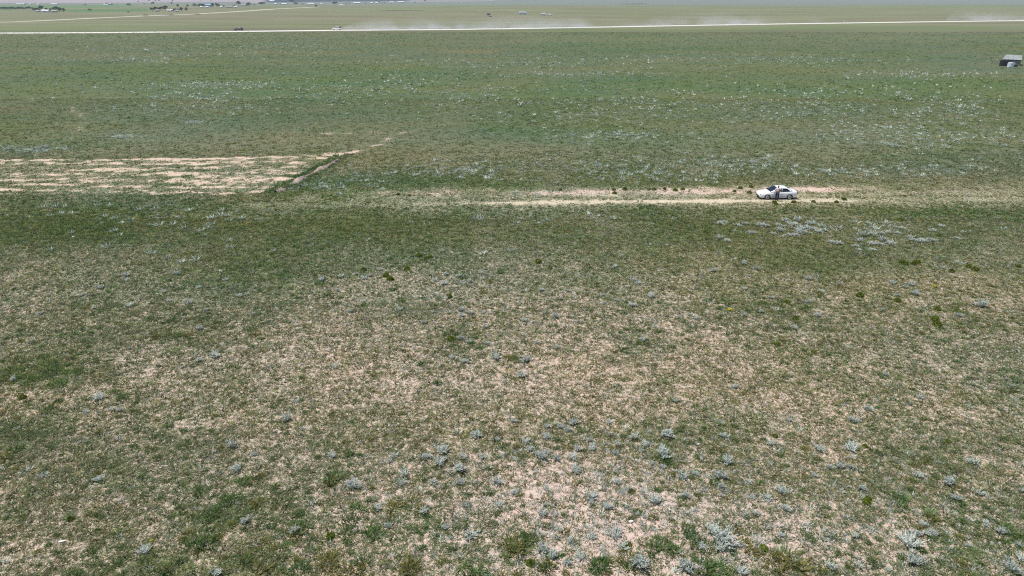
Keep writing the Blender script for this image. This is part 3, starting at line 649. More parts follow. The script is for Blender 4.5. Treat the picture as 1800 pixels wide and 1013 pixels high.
def sedan(loc, rz):
    t = empty('parked_car', loc, rz)
    st = [(-2.25,.34,.60,.60),(-2.20,.24,.66,.72),(-2.05,.19,.72,.80),(-1.75,.18,.79,.845),(-1.35,.18,.85,.86),(-.80,.18,.92,.86),(0,.18,.935,.865),(.9,.18,.95,.865),(1.4,.18,.975,.855),(1.85,.19,.99,.83),(2.12,.23,.97,.79),(2.22,.30,.90,.72),(2.26,.40,.80,.64)]
    bm_obj('body', loft(bmesh.new(), [body_ring(*s) for s in st]), M_WHITE, t, True)
    zb, yb, sl = .90, .80, .46
    cs = [(-1.06,.93),(-.76,1.07),(-.45,1.22),(-.18,1.355),(.0,1.405),(.40,1.425),(.85,1.405),(1.10,1.33),(1.35,1.17),(1.60,.985)]
    bm_obj('roof', loft(bmesh.new(), [cabin_ring(x, z, zb, yb, sl) for x, z in cs]), M_WHITE, t, True)
    def y(z): return yb-(z-zb)*sl
    for s in (-1, 1):
        def q(pts): P = [(x, s*(y(z)+.002), z) for x, z in pts]; return P if s < 0 else P[::-1]
        panel('side_window', q([(-.66,.955),(.30,.955),(.30,1.335),(.0,1.325),(-.16,1.26)][::1]), M_GLASS, t)
        panel('side_window', q([(.37,.955),(1.32,.975),(1.20,1.10),(.96,1.28),(.78,1.325),(.37,1.335)]), M_GLASS, t)
        panel('sill_shade', [(p[0], s*.868, p[1]) for p in ([(-.98,.23),(.98,.23),(.98,.40),(-.98,.40)][::s*-1])], M_SILL, t, .006)  # shade of the tucked-in lower doors, painted as a grey strip
        for x in (-1.36, 1.30): arch(t, x, s, .862, .365)
        for x in (.22, 1.02):
            d = bmesh.new(); box(d, x-.09, x+.09, s*.865-.015, s*.865+.015, .80, .83, .008); bm_obj('door_handle', d, M_SILL, t)
        for x in (-.70, .335):
            d = bmesh.new(); box(d, x-.006, x+.006, s*.868-.004, s*.868+.004, .42, .86); bm_obj('door_gap', d, M_TRIM, t)
        d = bmesh.new(); box(d, -.70, -.52, s*.80 if s > 0 else -.97, .97 if s > 0 else -.80, .93, 1.05, .03); bm_obj('mirror', d, M_WHITE, t)
        d = bmesh.new(); box(d, -2.23, -2.06, min(s*.42, s*.735), max(s*.42, s*.735), .57, .69, .03); bm_obj('headlight', d, M_LAMP, t)
        d = bmesh.new(); box(d, 2.12, 2.265, min(s*.40, s*.745), max(s*.40, s*.745), .70, .86, .03); bm_obj('tail_light', d, M_RED, t)
        for x in (-1.36, 1.30): wheel(t, x, s, .885)
    def yy(z): return y(z)-.10
    panel('windscreen', [(-1.06,.735,.944),(-1.06,-.735,.944),(-.19,-.555,1.352),(-.19,.555,1.352)], M_GLASS, t, .03)
    panel('rear_window', [(1.60,-yy(.97),1.0),(1.60,yy(.97),1.0),(1.02,yy(1.35),1.385),(1.02,-yy(1.35),1.385)], M_GLASS, t, .018)
    d = bmesh.new(); box(d, -2.275, -2.20, -.55, .55, .27, .40, .02); bm_obj('grille', d, M_TRIM, t)
    d = bmesh.new(); box(d, -2.15, 2.15, -.78, .78, .17, .21); bm_obj('underbody', d, M_TRIM, t)
    return t
def truck(name, loc, rz, paint, bed):
    """boxier vehicle; bed=True a pickup, False a closed wagon"""
    t = empty(name, loc, rz)
    st = [(-2.65,.48,.86,.72),(-2.58,.40,.95,.84),(-2.3,.38,1.02,.92),(-1.2,.36,1.10,.94),(0,.36,1.12,.95),(1.2,.36,1.12,.95),(2.5,.40,1.12,.93),(2.62,.48,1.08,.88)]
    bm_obj('body', loft(bmesh.new(), [body_ring(*s) for s in st]), paint, t, True)
    zb, yb, sl = 1.08, .86, .26
    cs = [(-1.25,1.12),(-.62,1.72),(-.40,1.80),(.55,1.82),(.80,1.74),(.88,1.15)] if bed else [(-1.35,1.12),(-.70,1.66),(-.45,1.75),(1.8,1.77),(2.25,1.66),(2.5,1.15)]
    bm_obj('cabin', loft(bmesh.new(), [cabin_ring(x, z, zb, yb, sl) for x, z in cs]), paint, t, True)
    def y(z): return yb-(z-zb)*sl
    for s in (-1, 1):
        def q(pts): P = [(x, s*(y(z)+.003), z) for x, z in pts]; return P if s < 0 else P[::-1]
        for w in ([[(-.95,1.18),(-.02,1.18),(-.02,1.66),(-.50,1.66)], [(.06,1.18),(.70,1.18),(.66,1.66),(.06,1.66)]] if bed else [[(-1.0,1.18),(0,1.18),(0,1.62),(-.60,1.62)], [(.08,1.18),(1.05,1.18),(1.05,1.63),(.08,1.63)], [(1.14,1.18),(2.2,1.18),(2.0,1.62),(1.14,1.63)]]):
            panel('side_window', q(w), M_GLASS, t)
        for x in (-1.75, 1.60): arch(t, x, s, .948, .46).location.z = .08; wheel(t, x, s, .975, .39, .25)
        d = bmesh.new(); box(d, -2.64, -2.45, min(s*.5, s*.85), max(s*.5, s*.85), .78, .92, .03); bm_obj('headlight', d, M_LAMP, t)
        d = bmesh.new(); box(d, 2.50, 2.65, min(s*.72, s*.90), max(s*.72, s*.90), .75, 1.05, .02); bm_obj('tail_light', d, M_RED, t)
    panel('windscreen', [(-1.28,.74,1.16),(-1.28,-.74,1.16),(-.60,-.62,1.74),(-.60,.62,1.74)], M_GLASS, t, .03) if bed else panel('windscreen', [(-1.38,.74,1.16),(-1.38,-.74,1.16),(-.68,-.62,1.68),(-.68,.62,1.68)], M_GLASS, t, .03)
    if bed:
        d = bmesh.new(); box(d, 1.0, 2.5, -.78, .78, 1.10, 1.155); bm_obj('bed_floor', d, M_TRIM, t)
        d = bmesh.new(); box(d, 1.55, 2.45, -.62, .62, 1.16, 1.75, .08); bm_obj('bed_load', d, M_TRIM, t)
    return t
c = pt(1369, 352.2); c.y += .95
car_ = sedan(c, R(.8)); car_.scale = (.925,.925,.925)
tag(car_, 'white four-door sedan parked on the dirt track behind a standing person', 'car')
r = pt(592.5, 53.4); tag(truck('pickup_truck', r, R(1.0), M_WHITE, True), 'white pickup truck with a dark load driving ahead of the dust on the pale road', 'pickup truck').location.z = .1
r = pt(419.5, 54.6); tag(truck('dark_car', r, R(1.0), M_BLACKP, False), 'black wagon driving on the pale road at the far left', 'car').location.z = .1

# ------------------------------------------------------------------ the person by the car
M_SKIN = plain('skin', (.22,.12,.080), .6, .08, 20); M_SHIRT = plain('pale_shirt', (.80,.70,.70), .85, .10, 25)
M_JEANS = plain('dark_jeans', (.022,.032,.070), .85, .25, 30); M_HAIR = plain('dark_hair', (.012,.010,.010), .6, .2, 60); M_SHOE = plain('dark_shoe', (.05,.045,.045), .7)
def skin(name, pts, edges, m, parent, sub=2, root=0):
    me = bpy.data.meshes.new(name); me.from_pydata([p[:3] for p in pts], edges, []); me.update()
    o = link(name, me, parent, m)
    md = o.modifiers.new('skin', 'SKIN'); md.use_smooth_shade = True
    if not me.skin_vertices: me.skin_vertices.new()
    for i, p in enumerate(pts):
        q = p[3]; me.skin_vertices[0].data[i].radius = q if isinstance(q, tuple) else (q, q)
    me.skin_vertices[0].data[root].use_root = True
    o.modifiers.new('subdivision', 'SUBSURF').levels = sub; o.modifiers['subdivision'].render_levels = sub
    return o
def person(loc, rz):
    t = empty('person', loc, rz); t.scale = (1.08, 1.05, 1.02)      # faces -Y, 1.68 m tall
    P = [(0,0,.93,(.145,.105)),(0,0,1.12,(.13,.095)),(0,.01,1.30,(.155,.105)),(0,.01,1.40,(.11,.075)),(0,0,1.455,.052),(0,-.015,1.52,(.068,.080)),(0,-.02,1.60,(.074,.092)),(0,-.005,1.665,(.05,.06))]
    E = [(i, i+1) for i in range(7)]
    for s in (-1, 1):
        b = len(P)
        P += [(s*.17,.01,1.365,.055),(s*.245,.02,1.12,.044),(s*.215,-.12,1.06,.038),(s*.085,-.27,1.12,.028),(s*.055,-.315,1.135,(.036,.022))]
        E += [(3, b)]+[(b+i, b+i+1) for i in range(4)]
        for j, (dx, dz, L) in enumerate(((-.016,.034,.075),(-.020,.012,.085),(-.020,-.010,.08),(-.016,-.030,.062))):
            f = len(P); P += [(s*(.045+dx*.3),-.325,1.135+dz,.0095),(s*(.045+dx*.3-.018),-.325-L*.55,1.138+dz,.0085),(s*(.045+dx*.3-.045),-.325-L*.7,1.136+dz,.007)]
            E += [(b+4, f), (f, f+1), (f+1, f+2)]
        f = len(P); P += [(s*.06,-.32,1.172,.010),(s*.035,-.365,1.188,.009)]; E += [(b+4, f), (f, f+1)]
        h = len(P); P += [(s*.09,0,.88,.095),(s*.10,-.015,.50,.062),(s*.105,.01,.28,.052),(s*.108,.02,.085,.040),(s*.115,-.06,.045,(.042,.032)),(s*.12,-.15,.035,(.036,.024))]
        E += [(0, h)]+[(h+i, h+i+1) for i in range(5)]
    body = skin('body', P, E, M_SKIN, t)
    J = [(0,.0,.95,(.165,.125))]; je = []
    for s in (-1, 1):
        h = len(J); J += [(s*.095,0,.86,.112),(s*.105,-.012,.50,.084),(s*.110,.012,.26,.074),(s*.112,.02,.10,.070)]; je += [(0, h)]+[(h+i, h+i+1) for i in range(3)]
    skin('jeans', J, je, M_JEANS, t)
    T = [(0,0,.93,(.172,.130)),(0,0,1.12,(.152,.116)),(0,.01,1.30,(.172,.122)),(0,.01,1.405,(.118,.085)),(0,.005,1.435,.064)]; te = [(0,1),(1,2),(2,3),(3,4)]
    for s in (-1, 1):
        h = len(T); T += [(s*.175,.01,1.368,.072),(s*.235,.02,1.19,.062)]; te += [(3, h), (h, h+1)]
    skin('shirt', T, te, M_SHIRT, t)
    skin('hair', [(0,-.02,1.668,(.084,.098)),(0,.03,1.60,(.092,.085)),(0,.06,1.50,(.072,.045)),(0,.065,1.42,(.055,.03))], [(0,1),(1,2),(2,3)], M_HAIR, t)
    for s in (-1, 1):
        skin('shoe', [(s*.112,.05,.05,(.045,.045)),(s*.116,-.06,.045,(.050,.042)),(s*.122,-.165,.035,(.042,.030))], [(0,1),(1,2)], M_SHOE, t)
        bm = bmesh.new(); bmesh.ops.create_uvsphere(bm, u_segments=8, v_segments=6, radius=.012, matrix=Matrix.Translation((s*.030,-.098,1.592))); bm_obj('eye', bm, M_HAIR, t)
        bm = bmesh.new(); bmesh.ops.create_uvsphere(bm, u_segments=8, v_segments=6, radius=.026, matrix=Matrix.Translation((s*.078,-.005,1.575)) @ Matrix.Diagonal((.4,.8,1.2,1))); bm_obj('ear', bm, M_SKIN, t)
    bm = bmesh.new(); bmesh.ops.create_cone(bm, cap_ends=True, segments=6, radius1=.018, radius2=.008, depth=.045, matrix=Matrix.Translation((0,-.108,1.568)) @ Matrix.Rotation(.5, 4, 'X')); bm_obj('nose', bm, M_SKIN, t)
    bm = bmesh.new(); box(bm, -.022, .022, -.104, -.092, 1.527, 1.535); bm_obj('mouth', bm, plain('lips', (.30,.12,.10)), t)
    return t
tag(person(pt(1364.7, 353.6), R(-18)), 'person in pale shirt and dark jeans standing before the white sedan', 'person')

# ------------------------------------------------------------------ shed, tanks and junk at the right edge
M_TIN = plain('weathered_tin', (.24,.265,.255), .6, .25, 1.2); M_BOARD = plain('grey_boards', (.27,.28,.27), .85, .25, 3); M_POST = plain('grey_post', (.24,.22,.19), .9, .25, 5)
M_WALLPINK = plain('faded_pink_boards', (.36,.27,.24), .9, .2, 3); M_TANKB = plain('black_plastic', (.012,.012,.014), .5); M_TANKW = plain('white_plastic', (.68,.74,.76), .45, .06, 2); M_LIDB = plain('grey_lid', (.42,.40,.42), .6)
def leanto(loc, rz):
    t = empty('shed', loc, rz); w, d, h0, h1 = 4.3, 4.2, 1.75, 2.85     # origin at the left foot of the front; front eave low, ridge at the back
    for x in (0, w/2, w):
        for y, h in ((0, h0), (d, h0)):
            bm = bmesh.new(); box(bm, x-.06, x+.06, y-.06, y+.06, 0, h-.05, .01); bm_obj('post', bm, M_POST, t)
    def slab(name, P, m, th=.03):
        bm = bmesh.new(); v = [bm.verts.new(p) for p in P]+[bm.verts.new((x, y, z-th)) for x, y, z in P]; k = len(P)
        bm.faces.new(v[:k]); bm.faces.new(v[k:][::-1])
        for i in range(k): bm.faces.new((v[i], v[(i+1) % k], v[k+(i+1) % k], v[k+i]))
        return bm_obj(name, bm, m, t)
    n = 10; yr = d*.62
    for k in range(n):                                # sheets of the hipped roof, every second one lapped above
        def X(u, back): c = -.35+u*(w+.7); return w/2+(c-w/2)*(.80 if back else 1)
        z = .03*(k % 2); u0, u1 = k/n-.006, (k+1)/n+.006
        slab('roof_sheet', [(X(u0,0),-.35,h0-.06+z),(X(u1,0),-.35,h0-.06+z),(X(u1,1),yr,h1+z),(X(u0,1),yr,h1+z)], M_TIN)
        slab('roof_sheet', [(X(u0,1),yr+.01,h1-.01+z),(X(u1,1),yr+.01,h1-.01+z),(X(u1,0),d+.35,h0-.05+z),(X(u0,0),d+.35,h0-.05+z)], M_TIN)
    for u in (0, 1):
        a, b = (-.35, w/2+(-.35-w/2)*.80) if u == 0 else (w+.35, w/2+(w+.35-w/2)*.80)
        slab('roof_end', [(a,-.34,h0-.07),(b,yr,h1-.02),(a,d+.34,h0-.07)], M_TIN, .02)
    for k in range(9):
        bm = bmesh.new(); x0 = .08+k*(w-.16)/9; box(bm, x0, x0+(w-.16)/9-.03, d+.08, d+.11, 0, h0-.15); bm_obj('board', bm, M_BOARD, t)
    for k in range(6):
        bm = bmesh.new(); x0 = 2.3+k*.32; box(bm, x0, x0+.30, -.10, -.065, 0, 1.40+.06*(k % 2)); bm_obj('board', bm, M_BOARD if k < 4 else M_POST, t)
    for k in range(6):
        for x in (-.10, w+.07):
            bm = bmesh.new(); y0 = .1+k*.73; box(bm, x, x+.03, y0, y0+.68, 0, 1.55); bm_obj('board', bm, M_BOARD if x < 0 else M_WALLPINK, t)
    return t
def tank(name, loc, r, h, m, lid, legs=False):
    t = empty(name, loc); bm = bmesh.new(); cyl(bm, (0, 0, h*.46), r, h*.92, n=28); bm_obj('tank_shell', bm, m, t, False)
    for k in range(4): bm = bmesh.new(); cyl(bm, (0, 0, h*(.18+.2*k)), r+.02, .06, n=28); bm_obj('hoop', bm, m, t)
    bm = bmesh.new(); cyl(bm, (0, 0, h*.96), r*.98, h*.08, n=28, r2=r*.55); bm_obj('tank_top', bm, lid, t)
    bm = bmesh.new(); cyl(bm, (0, 0, h*1.02), r*.32, h*.06, n=16); bm_obj('lid', bm, lid, t)
    return t
k = ppm(1775, 117)
tag(leanto(pt(1762.0, 114.3), R(-36)), 'open-fronted shed with hipped grey tin roof at the right edge', 'shed')
tag(tank('water_tank', pt(1763.5, 116.2), 1.15, 1.85, M_TANKB, M_TANKB), 'squat black water tank left before the tin-roofed shed', 'tank')
tag(tank('water_tank', pt(1775.3, 118.4), .80, 1.42, M_TANKW, M_LIDB), 'small white water tank standing before the shed front', 'tank')
def drum(loc, lab, m, lying=False):
    t = empty('drum', loc, .4); bm = bmesh.new(); cyl(bm, (0, 0, .30 if lying else .45), .30, .9, 'X' if lying else 'Z', 18); bm_obj('barrel', bm, m, t)
    for q in (-.28, 0, .28):
        bm = bmesh.new(); cyl(bm, (q, 0, .30) if lying else (0, 0, .45+q), .315, .04, 'X' if lying else 'Z', 18); bm_obj('rib', bm, m, t)
    tag(t, lab, 'drum')
drum(pt(1781.5, 116.6), 'pale drum standing right of the white water tank', M_TANKW); drum(pt(1785, 117.6), 'dark drum lying right of the white water tank', M_TANKB, True); drum(pt(1770.5, 115.2), 'white drum lying between the black and the white tank', M_TANKW, True)
def stump(loc, n, h, lab):
    """leafless bush: bare branching sticks"""
    rg = np.random.default_rng(3); t = empty('dead_bush', loc)
    pts = [(0,0,0,.07),(0,0,h*.25,.06)]; ed = [(0,1)]
    for k in range(n):
        a = rg.random()*6.28; i = len(pts); pts += [(math.cos(a)*h*.25, math.sin(a)*h*.25, h*(.5+.15*rg.random()), .035),(math.cos(a)*h*.5, math.sin(a)*h*.5, h*(.8+.3*rg.random()), .018)]; ed += [(1, i), (i, i+1)]
    skin('branches', pts, ed, M_POST, t, 1); tag(t, lab, 'bush')
stump(pt(1743.5, 112.5), 7, 2.2, 'leafless grey bush left of the black water tank')
for i, (px, py) in enumerate(((1752,114.6),(1747,114.2),(1742.5,113.9))):
    bm = bmesh.new(); cyl(bm, (0, 0, .45), .05, .9, n=8, r2=.04); o = bm_obj('fence_post', bm, M_POST); o.location = pt(px, py)
    tag(o, ('short grey post closest to the black water tank', 'middle one of three short posts left of the tank', 'short grey post farthest left by the leafless bush')[i], 'post', 'posts by the tank')

# ------------------------------------------------------------------ earth bank beside the fallow field
def bank():
    L = np.array(line((484,339.5),(500,331),(520,322),(533,314.5),(551,305),(560,299.5),(578,291),(594,282.5))); seg = np.hypot(*np.diff(L, axis=0).T); s = np.concatenate([[0], np.cumsum(seg)])
    t = np.arange(0, s[-1], .22); X = np.interp(t, s, L[:, 0]); Y = np.interp(t, s, L[:, 1]); tx, ty = np.gradient(X), np.gradient(Y); q = np.hypot(tx, ty); nx, ny = -ty/q, tx/q
    V = []; us = np.linspace(-1, 1, 13)
    for u in us:
        gap = sstep(.18, .45, vnoise(t/2.3+5, t*0, 96)); wv = .16+.95*vnoise(t/1.5, t*0, 98)**1.4
        hgt = (1-u*u)*(.06+.34*vnoise(t/.9, t*0+u*1.6, 95))*gap+.26*(fbm(t/.4, t*0+u*3, 97)-.42)*(1-abs(u))*gap
        w = wv*(.25+.75*gap); sh = .55*(vnoise(t/1.9, t*0, 93)-.5)
        V.append(np.stack([X+nx*(u*w+sh), Y+ny*(u*w+sh), hgt+.012-.05*(abs(u) > .99)], 1))
    o = link('earth_bank', mesh_np('earth_bank', np.stack(V).reshape(-1, 3), grid_faces(13, len(t))[:, ::-1]), m=plain('grey_pink_earth', (.30,.235,.195), .95, .45, 2.2))
    tag(o, 'low ridge of grey-pink earth along the edge of the fallow field', 'earth bank')
bank()
# grass grown over the bank and its foot
L = np.array(line((484,339.5),(500,331),(520,322),(533,314.5),(551,305),(560,299.5),(578,291),(594,282.5),(606,272))); seg = np.hypot(*np.diff(L, axis=0).T); s_ = np.concatenate([[0], np.cumsum(seg)])
rg = np.random.default_rng(17); u_b = rg.random(420)*s_[-1]; off = np.where(rg.random(420) < .55, rg.normal(-1.05, .28, 420), rg.normal(.2, .8, 420))
bx_ = np.interp(u_b, s_, L[:, 0])+off; by_ = np.interp(u_b, s_, L[:, 1])+rg.normal(0, .2, 420); bs_ = rg.uniform(.16, .36, 420); bg = Stuff()
tx_ = np.interp(u_b, s_, L[:, 0])+rg.normal(.1, .45, 420); ty_ = np.interp(u_b, s_, L[:, 1])+rg.normal(0, .25, 420)
bg.add(blades(tx_, ty_, bs_*.45, bs_*.55, 9, C_GREY*np.exp(rg.normal(0, .25, (420, 1))), .07, 1.0, .10, seed=819))
bg.add(blades(bx_, by_, bs_, bs_*.7, 12, C_DARK*np.exp(rg.normal(.35, .2, (420, 1))), .07, .7, seed=818))
tag(bg.build('bank_grass', M_GRASS), 'dark green grass growing along the earth bank and its left foot', 'grass', kind='stuff')
# ------------------------------------------------------------------ trees round the far farms
def tree_meshes(seed, wide=1.0):
    """unit tree 1 m tall: trunk with limbs, and a crown of leaf faces in clumps"""
    rg = np.random.default_rng(seed); bm = bmesh.new()
    def limb(a, b, r0, r1):
        a, b = Vector(a), Vector(b); d = (b-a); q = d.to_track_quat('Z', 'Y').to_matrix().to_4x4()
        bmesh.ops.create_cone(bm, cap_ends=True, segments=6, radius1=r0, radius2=r1, depth=d.length, matrix=Matrix.Translation((a+b)/2) @ q)
    limb((0,0,-.02), (.01,0,.36), .045, .030)
    ends = []
    for k in range(6):
        a = k*1.05+rg.random()*.5; e = (math.cos(a)*.22*wide, math.sin(a)*.22*wide, .52+.2*rg.random()); limb((0,0,.22+.12*rg.random()), e, .022, .010); ends.append(np.array(e))
    tr = bpy.data.meshes.new('trunk'); bm.to_mesh(tr); bm.free(); tr.materials.append(M_STEM)
    cl = [(e+rg.normal(0, .05, 3), .14+.07*rg.random()) for e in ends]+[(np.array((rg.normal(0, .10)*wide, rg.normal(0, .10)*wide, .66+.16*rg.random())), .15+.06*rg.random()) for _ in range(5)]
    cl += [(np.array((math.cos(a)*.34*wide, math.sin(a)*.34*wide, .34+.22*rg.random())), .10+.06*rg.random()) for a in rg.random(5)*6.28]
    V, F = [], []
    for c, r in cl:
        for _ in range(52):
            d = rg.normal(0, 1, 3); d /= np.linalg.norm(d); p = c+d*r*(.55+.5*rg.random())*np.array((wide, wide, .85)); t = rg.normal(0, 1, 3); t -= d*t.dot(d)*.6; t /= np.linalg.norm(t); b = np.cross(d, t); s = .044*(.7+.8*rg.random())
            i = len(V); V += [p-t*s, p+t*s, p+b*s*1.5]; F.append((i, i+1, i+2))
    cr = mesh_np('crown', np.array(V), np.array(F)); cr.materials.append(M_TREE); return tr, cr
TREES = [tree_meshes(61), tree_meshes(62, 1.25), tree_meshes(63, .85), tree_meshes(64, 1.45)]
def tree(px, py, wpx, hpx, lab, group):
    k = ppm(px, py); h = max(hpx/k*1.08, 1.2); v = 2 if wpx < .8*hpx else 0 if wpx < 1.15*hpx else 1 if wpx < 1.6*hpx else 3
    e = empty('tree', pt(px, py), random.random()*6.28); q = h*(.95+.1*random.random())
    e.scale = (max(.7, min(2.2, (wpx/hpx)/(.85*(1, 1.25, .85, 1.45)[v])))*q,)*2+(q,)
    link('trunk', TREES[v][0], e); link('crown', TREES[v][1], e); tag(e, lab, 'tree', group)
_TR = {'dark tree at the leftmost farmstead': [(60,19.5,6,4.5),(66,20.5,8,6.5),(73.5,18.5,9,8),(82,20,6,5.5),(89,20,6,5),(98,19.2,9,7.5),(105,21,9,7.5),(112,21.3,6,6.5)],
 'dark tree at the long farm yard': [(268,19.6,8,5.5),(275,18.6,9,6),(283,18.6,9,6.5),(291,18.4,10,8),(297,20,4,4),(305.5,20.2,4,4.5),(309.5,19.2,3,4),(313.2,18.8,3,3),(319.5,20.2,7,7),(328,19.8,4.5,6.5)],
 'tree beside the blue-roofed building': [(342.5,12.4,7,5.5),(349,12,4,3.5),(355.5,13,11,6),(365,12.6,4,3),(373.5,12.8,6,6.5),(382.5,12.6,8,6),(393.5,12.6,3,3),(312.8,13.2,4.5,5.5),(330,13,4,4.5)],
 'tree by the far white barn': [(419,10,8,7.5),(437,10.4,7,5.5),(412,11.4,4,3)],
 'lone tree on the far plain': [(150,10,3,2.5),(158,19.8,6,4),(227,10.6,8,4),(243,3.8,3,2),(254,7.2,3,2),(269,8,6,4),(262,2.4,2.5,2),(273.5,2.4,2.5,2),(279.5,2.4,3,2.2),(302,7.8,4,3.5),(303.5,3,2.5,2.5),(353,1.6,3,2),(370.5,1.6,3,2),(226,22.3,5,1.6),(555.5,12.8,4.5,4),(747,3.2,3,2.6),(730,5.4,2.5,2)],
 'tree along the far hamlet': [(441,9.6,3,2.4),(447,9.4,3,2),(460,9,12,5),(493.5,8.3,2.5,2),(511,3.8,9,4),(516,4.4,5,3),(520,8.8,7,4.2),(532,8.4,4,1.8),(588.5,8.2,9,4.5),(608.5,7.4,2.5,2),(614,6.8,4,1.6),(642.5,7.4,3,2.2),(666.5,4.8,2.5,2.2),(671.5,6.8,2.5,1.6),(676,6.6,3,1.8),(188,9,5,4),(197,9.6,3,3)]}
for lab, L in _TR.items():
    for (px, py, w, h) in L: tree(px, py, w, h, f'{lab}, {where_top(px)}', 'trees of the far farms')
_ORD = 'first second third fourth fifth sixth seventh eighth ninth tenth eleventh twelfth thirteenth fourteenth fifteenth'.split()
for i in range(15):
    px = 2+i*4.0; tree(px, 16.2+.2*math.sin(i*2), 6, 3.4+.6*math.sin(i*1.7), f'dark tree in the left edge windbreak row, {_ORD[i]} from the left', 'windbreak at the left edge')

# ------------------------------------------------------------------ far houses and barns
M_WALLW = plain('white_render', (.72,.72,.72), .8, .08, .6); M_WALLT = plain('tan_render', (.40,.34,.29), .85, .12, .6); M_WALLP = plain('pink_render', (.52,.38,.35), .85, .1, .6)
M_ROOFW = plain('white_tin_roof', (.74,.75,.76), .5, .06, .6); M_ROOFB = plain('blue_tin_roof', (.16,.34,.62), .5, .1, .6); M_ROOFG = plain('grey_roof', (.33,.33,.36), .7, .12, .6); M_DOOR = plain('dark_door', (.05,.045,.04), .7)
def house(name, px, py, wpx, hpx, wall, roof, lab, cat, depth=.55, rz=0.0):
    k = ppm(px, py); w = wpx/k; h = max(hpx/k*.80, 1.8); d = max(w*depth, 3.0); e = empty(name, pt(px, py), rz); hw = h*.66
    bm = bmesh.new(); box(bm, -w/2, w/2, 0, d, -.05, hw); bm_obj('wall', bm, wall, e)
    for s in (-1, 1):                      # two roof slopes, eaves out over the walls
        bm = bmesh.new(); y0, y1 = (-.35, d/2) if s < 0 else (d+.35, d/2)
        P = [(-w/2-.3, y0, hw-.04), (w/2+.3, y0, hw-.04), (w/2+.3, y1, h), (-w/2-.3, y1, h)]
        v = [bm.verts.new(p) for p in P]+[bm.verts.new((x, y, z+.10)) for x, y, z in P]
        for f in ((0,1,2,3),(4,5,6,7),(0,1,5,4),(1,2,6,5),(2,3,7,6),(3,0,4,7)): bm.faces.new([v[i] for i in f])
        bm_obj('roof', bm, roof, e)
    for s in (-1, 1):
        bm = bmesh.new(); v = [bm.verts.new((s*w/2*(.995), y, z)) for y, z in ((0, hw), (d, hw), (d/2, h-.03))]; u = [bm.verts.new((s*(w/2-.12), q.co.y, q.co.z)) for q in v]
        bm.faces.new(v); bm.faces.new(u)
        for i in range(3): bm.faces.new((v[i], v[(i+1) % 3], u[(i+1) % 3], u[i]))
        bm_obj('gable', bm, wall, e)
    n = max(1, int(w/4)); 
    for i in range(n):
        x = -w/2+(i+.5)*w/n; door = i == n//2
        bm = bmesh.new(); ww = min(.55, w*.12); box(bm, x-ww, x+ww, -.05, .02, .02 if door else hw*.42, hw*.80); bm_obj('door' if door else 'window', bm, M_DOOR if door else M_GLASS, e)
    return tag(e, lab, cat, 'far farm buildings')
W, T_, P_, RW, RB, RG = M_WALLW, M_WALLT, M_WALLP, M_ROOFW, M_ROOFB, M_ROOFG
for a in ((79,21.8,12,5,W,RW,'large white house among trees at the leftmost farmstead'), (95,22,8,2.6,T_,RG,'low tan outbuilding right of the large white farmhouse'), (66,21.5,5,2.2,W,RG,'small pale shed left of the large white farmhouse'),
  (35,9,13,2.4,W,RW,'long white barn above the windbreak at the left edge'), (52.5,9.2,3,1.8,W,RW,'small white hut right of the long left-edge barn'), (66.5,9.3,4,1.8,W,RW,'small white house above the leftmost farmstead'), (94.5,9,11,2.6,W,RW,'long white barn up and right of the leftmost farmstead'),
  (186,9.6,7,2.8,W,RW,'white house with small trees on the far left plain'), (193,9.0,5,2.2,T_,RG,'grey-roofed house right beside a small white one far left'),
  (297,20.4,7,2.8,W,RW,'white house in the long farm yard behind trees'), (303.5,19.8,3.4,2.6,W,RW,'small bright white hut in the long farm yard'), (310.5,21,5,2,W,RG,'low pale shed at the right of the long farm yard'), (276,20.6,5,2.4,T_,RG,'dim grey shed under the trees of the long farm yard'),
  (367,12.2,11,5.4,W,RB,'large blue-roofed building among dark trees'), (354,14,3,1.8,W,RW,'tiny white hut left of the blue-roofed building'), (364,14.2,4,1.8,W,RW,'tiny white hut before the blue-roofed building'), (389,14,3,1.8,W,RW,'tiny white hut right of the blue-roofed building'),
  (402,13.6,10,2.6,P_,RG,'low pinkish house right of the blue-roofed building'), (414,13.4,6,2,W,RW,'low white shed right of the low pinkish house'), (430,10.4,11,3.4,W,RG,'long pale barn between two dark trees'),
  (476,3.6,4.5,3,W,RW,'white house, left one of a far pair by the top edge'), (480.5,3.6,3,3,W,RW,'white house, right one of a far pair by the top edge'), (484,8.6,3.4,1.6,W,RW,'tiny white hut below the far pair of white houses'), (499,8.4,9,2.6,W,RW,'long white barn left of a round tree in the hamlet'),
  (546,8,12,2.6,W,RW,'long white barn in the middle of the hamlet'), (565,8,2.4,1.6,W,RW,'tiny white hut right of the middle hamlet barn'), (600,11,6,1.6,W,RW,'low white shed below the hamlet on the open plain'),
  (627,6.6,12,2.8,W,RW,'long white barn just below the painted far cloud shadow'), (653,6.8,3.4,1.8,W,RW,'small white house right of the long barn under the painted cloud shadow'), (662,6.6,3.2,1.8,W,RW,'smaller white hut beside two dots of trees'), (688.5,5.8,6,2.8,W,RW,'white house left of the last long hamlet barn'), (704.5,5.6,11,3,W,RW,'long white barn at the right end of the hamlet'),
  (864,2.0,7,2.2,W,RW,'far white barn at the top edge, left one of three'), (908,1.6,9,2.2,W,RW,'far white barn at the top edge, middle one of three'), (937,1.6,8,2.2,W,RW,'far white barn at the top edge, right one of three')):
    house('barn' if 'barn' in a[6] else 'house', *a, 'barn' if 'barn' in a[6] else 'shed' if 'shed' in a[6] else 'hut' if 'hut' in a[6] else 'house', rz=random.uniform(-.12, .12))

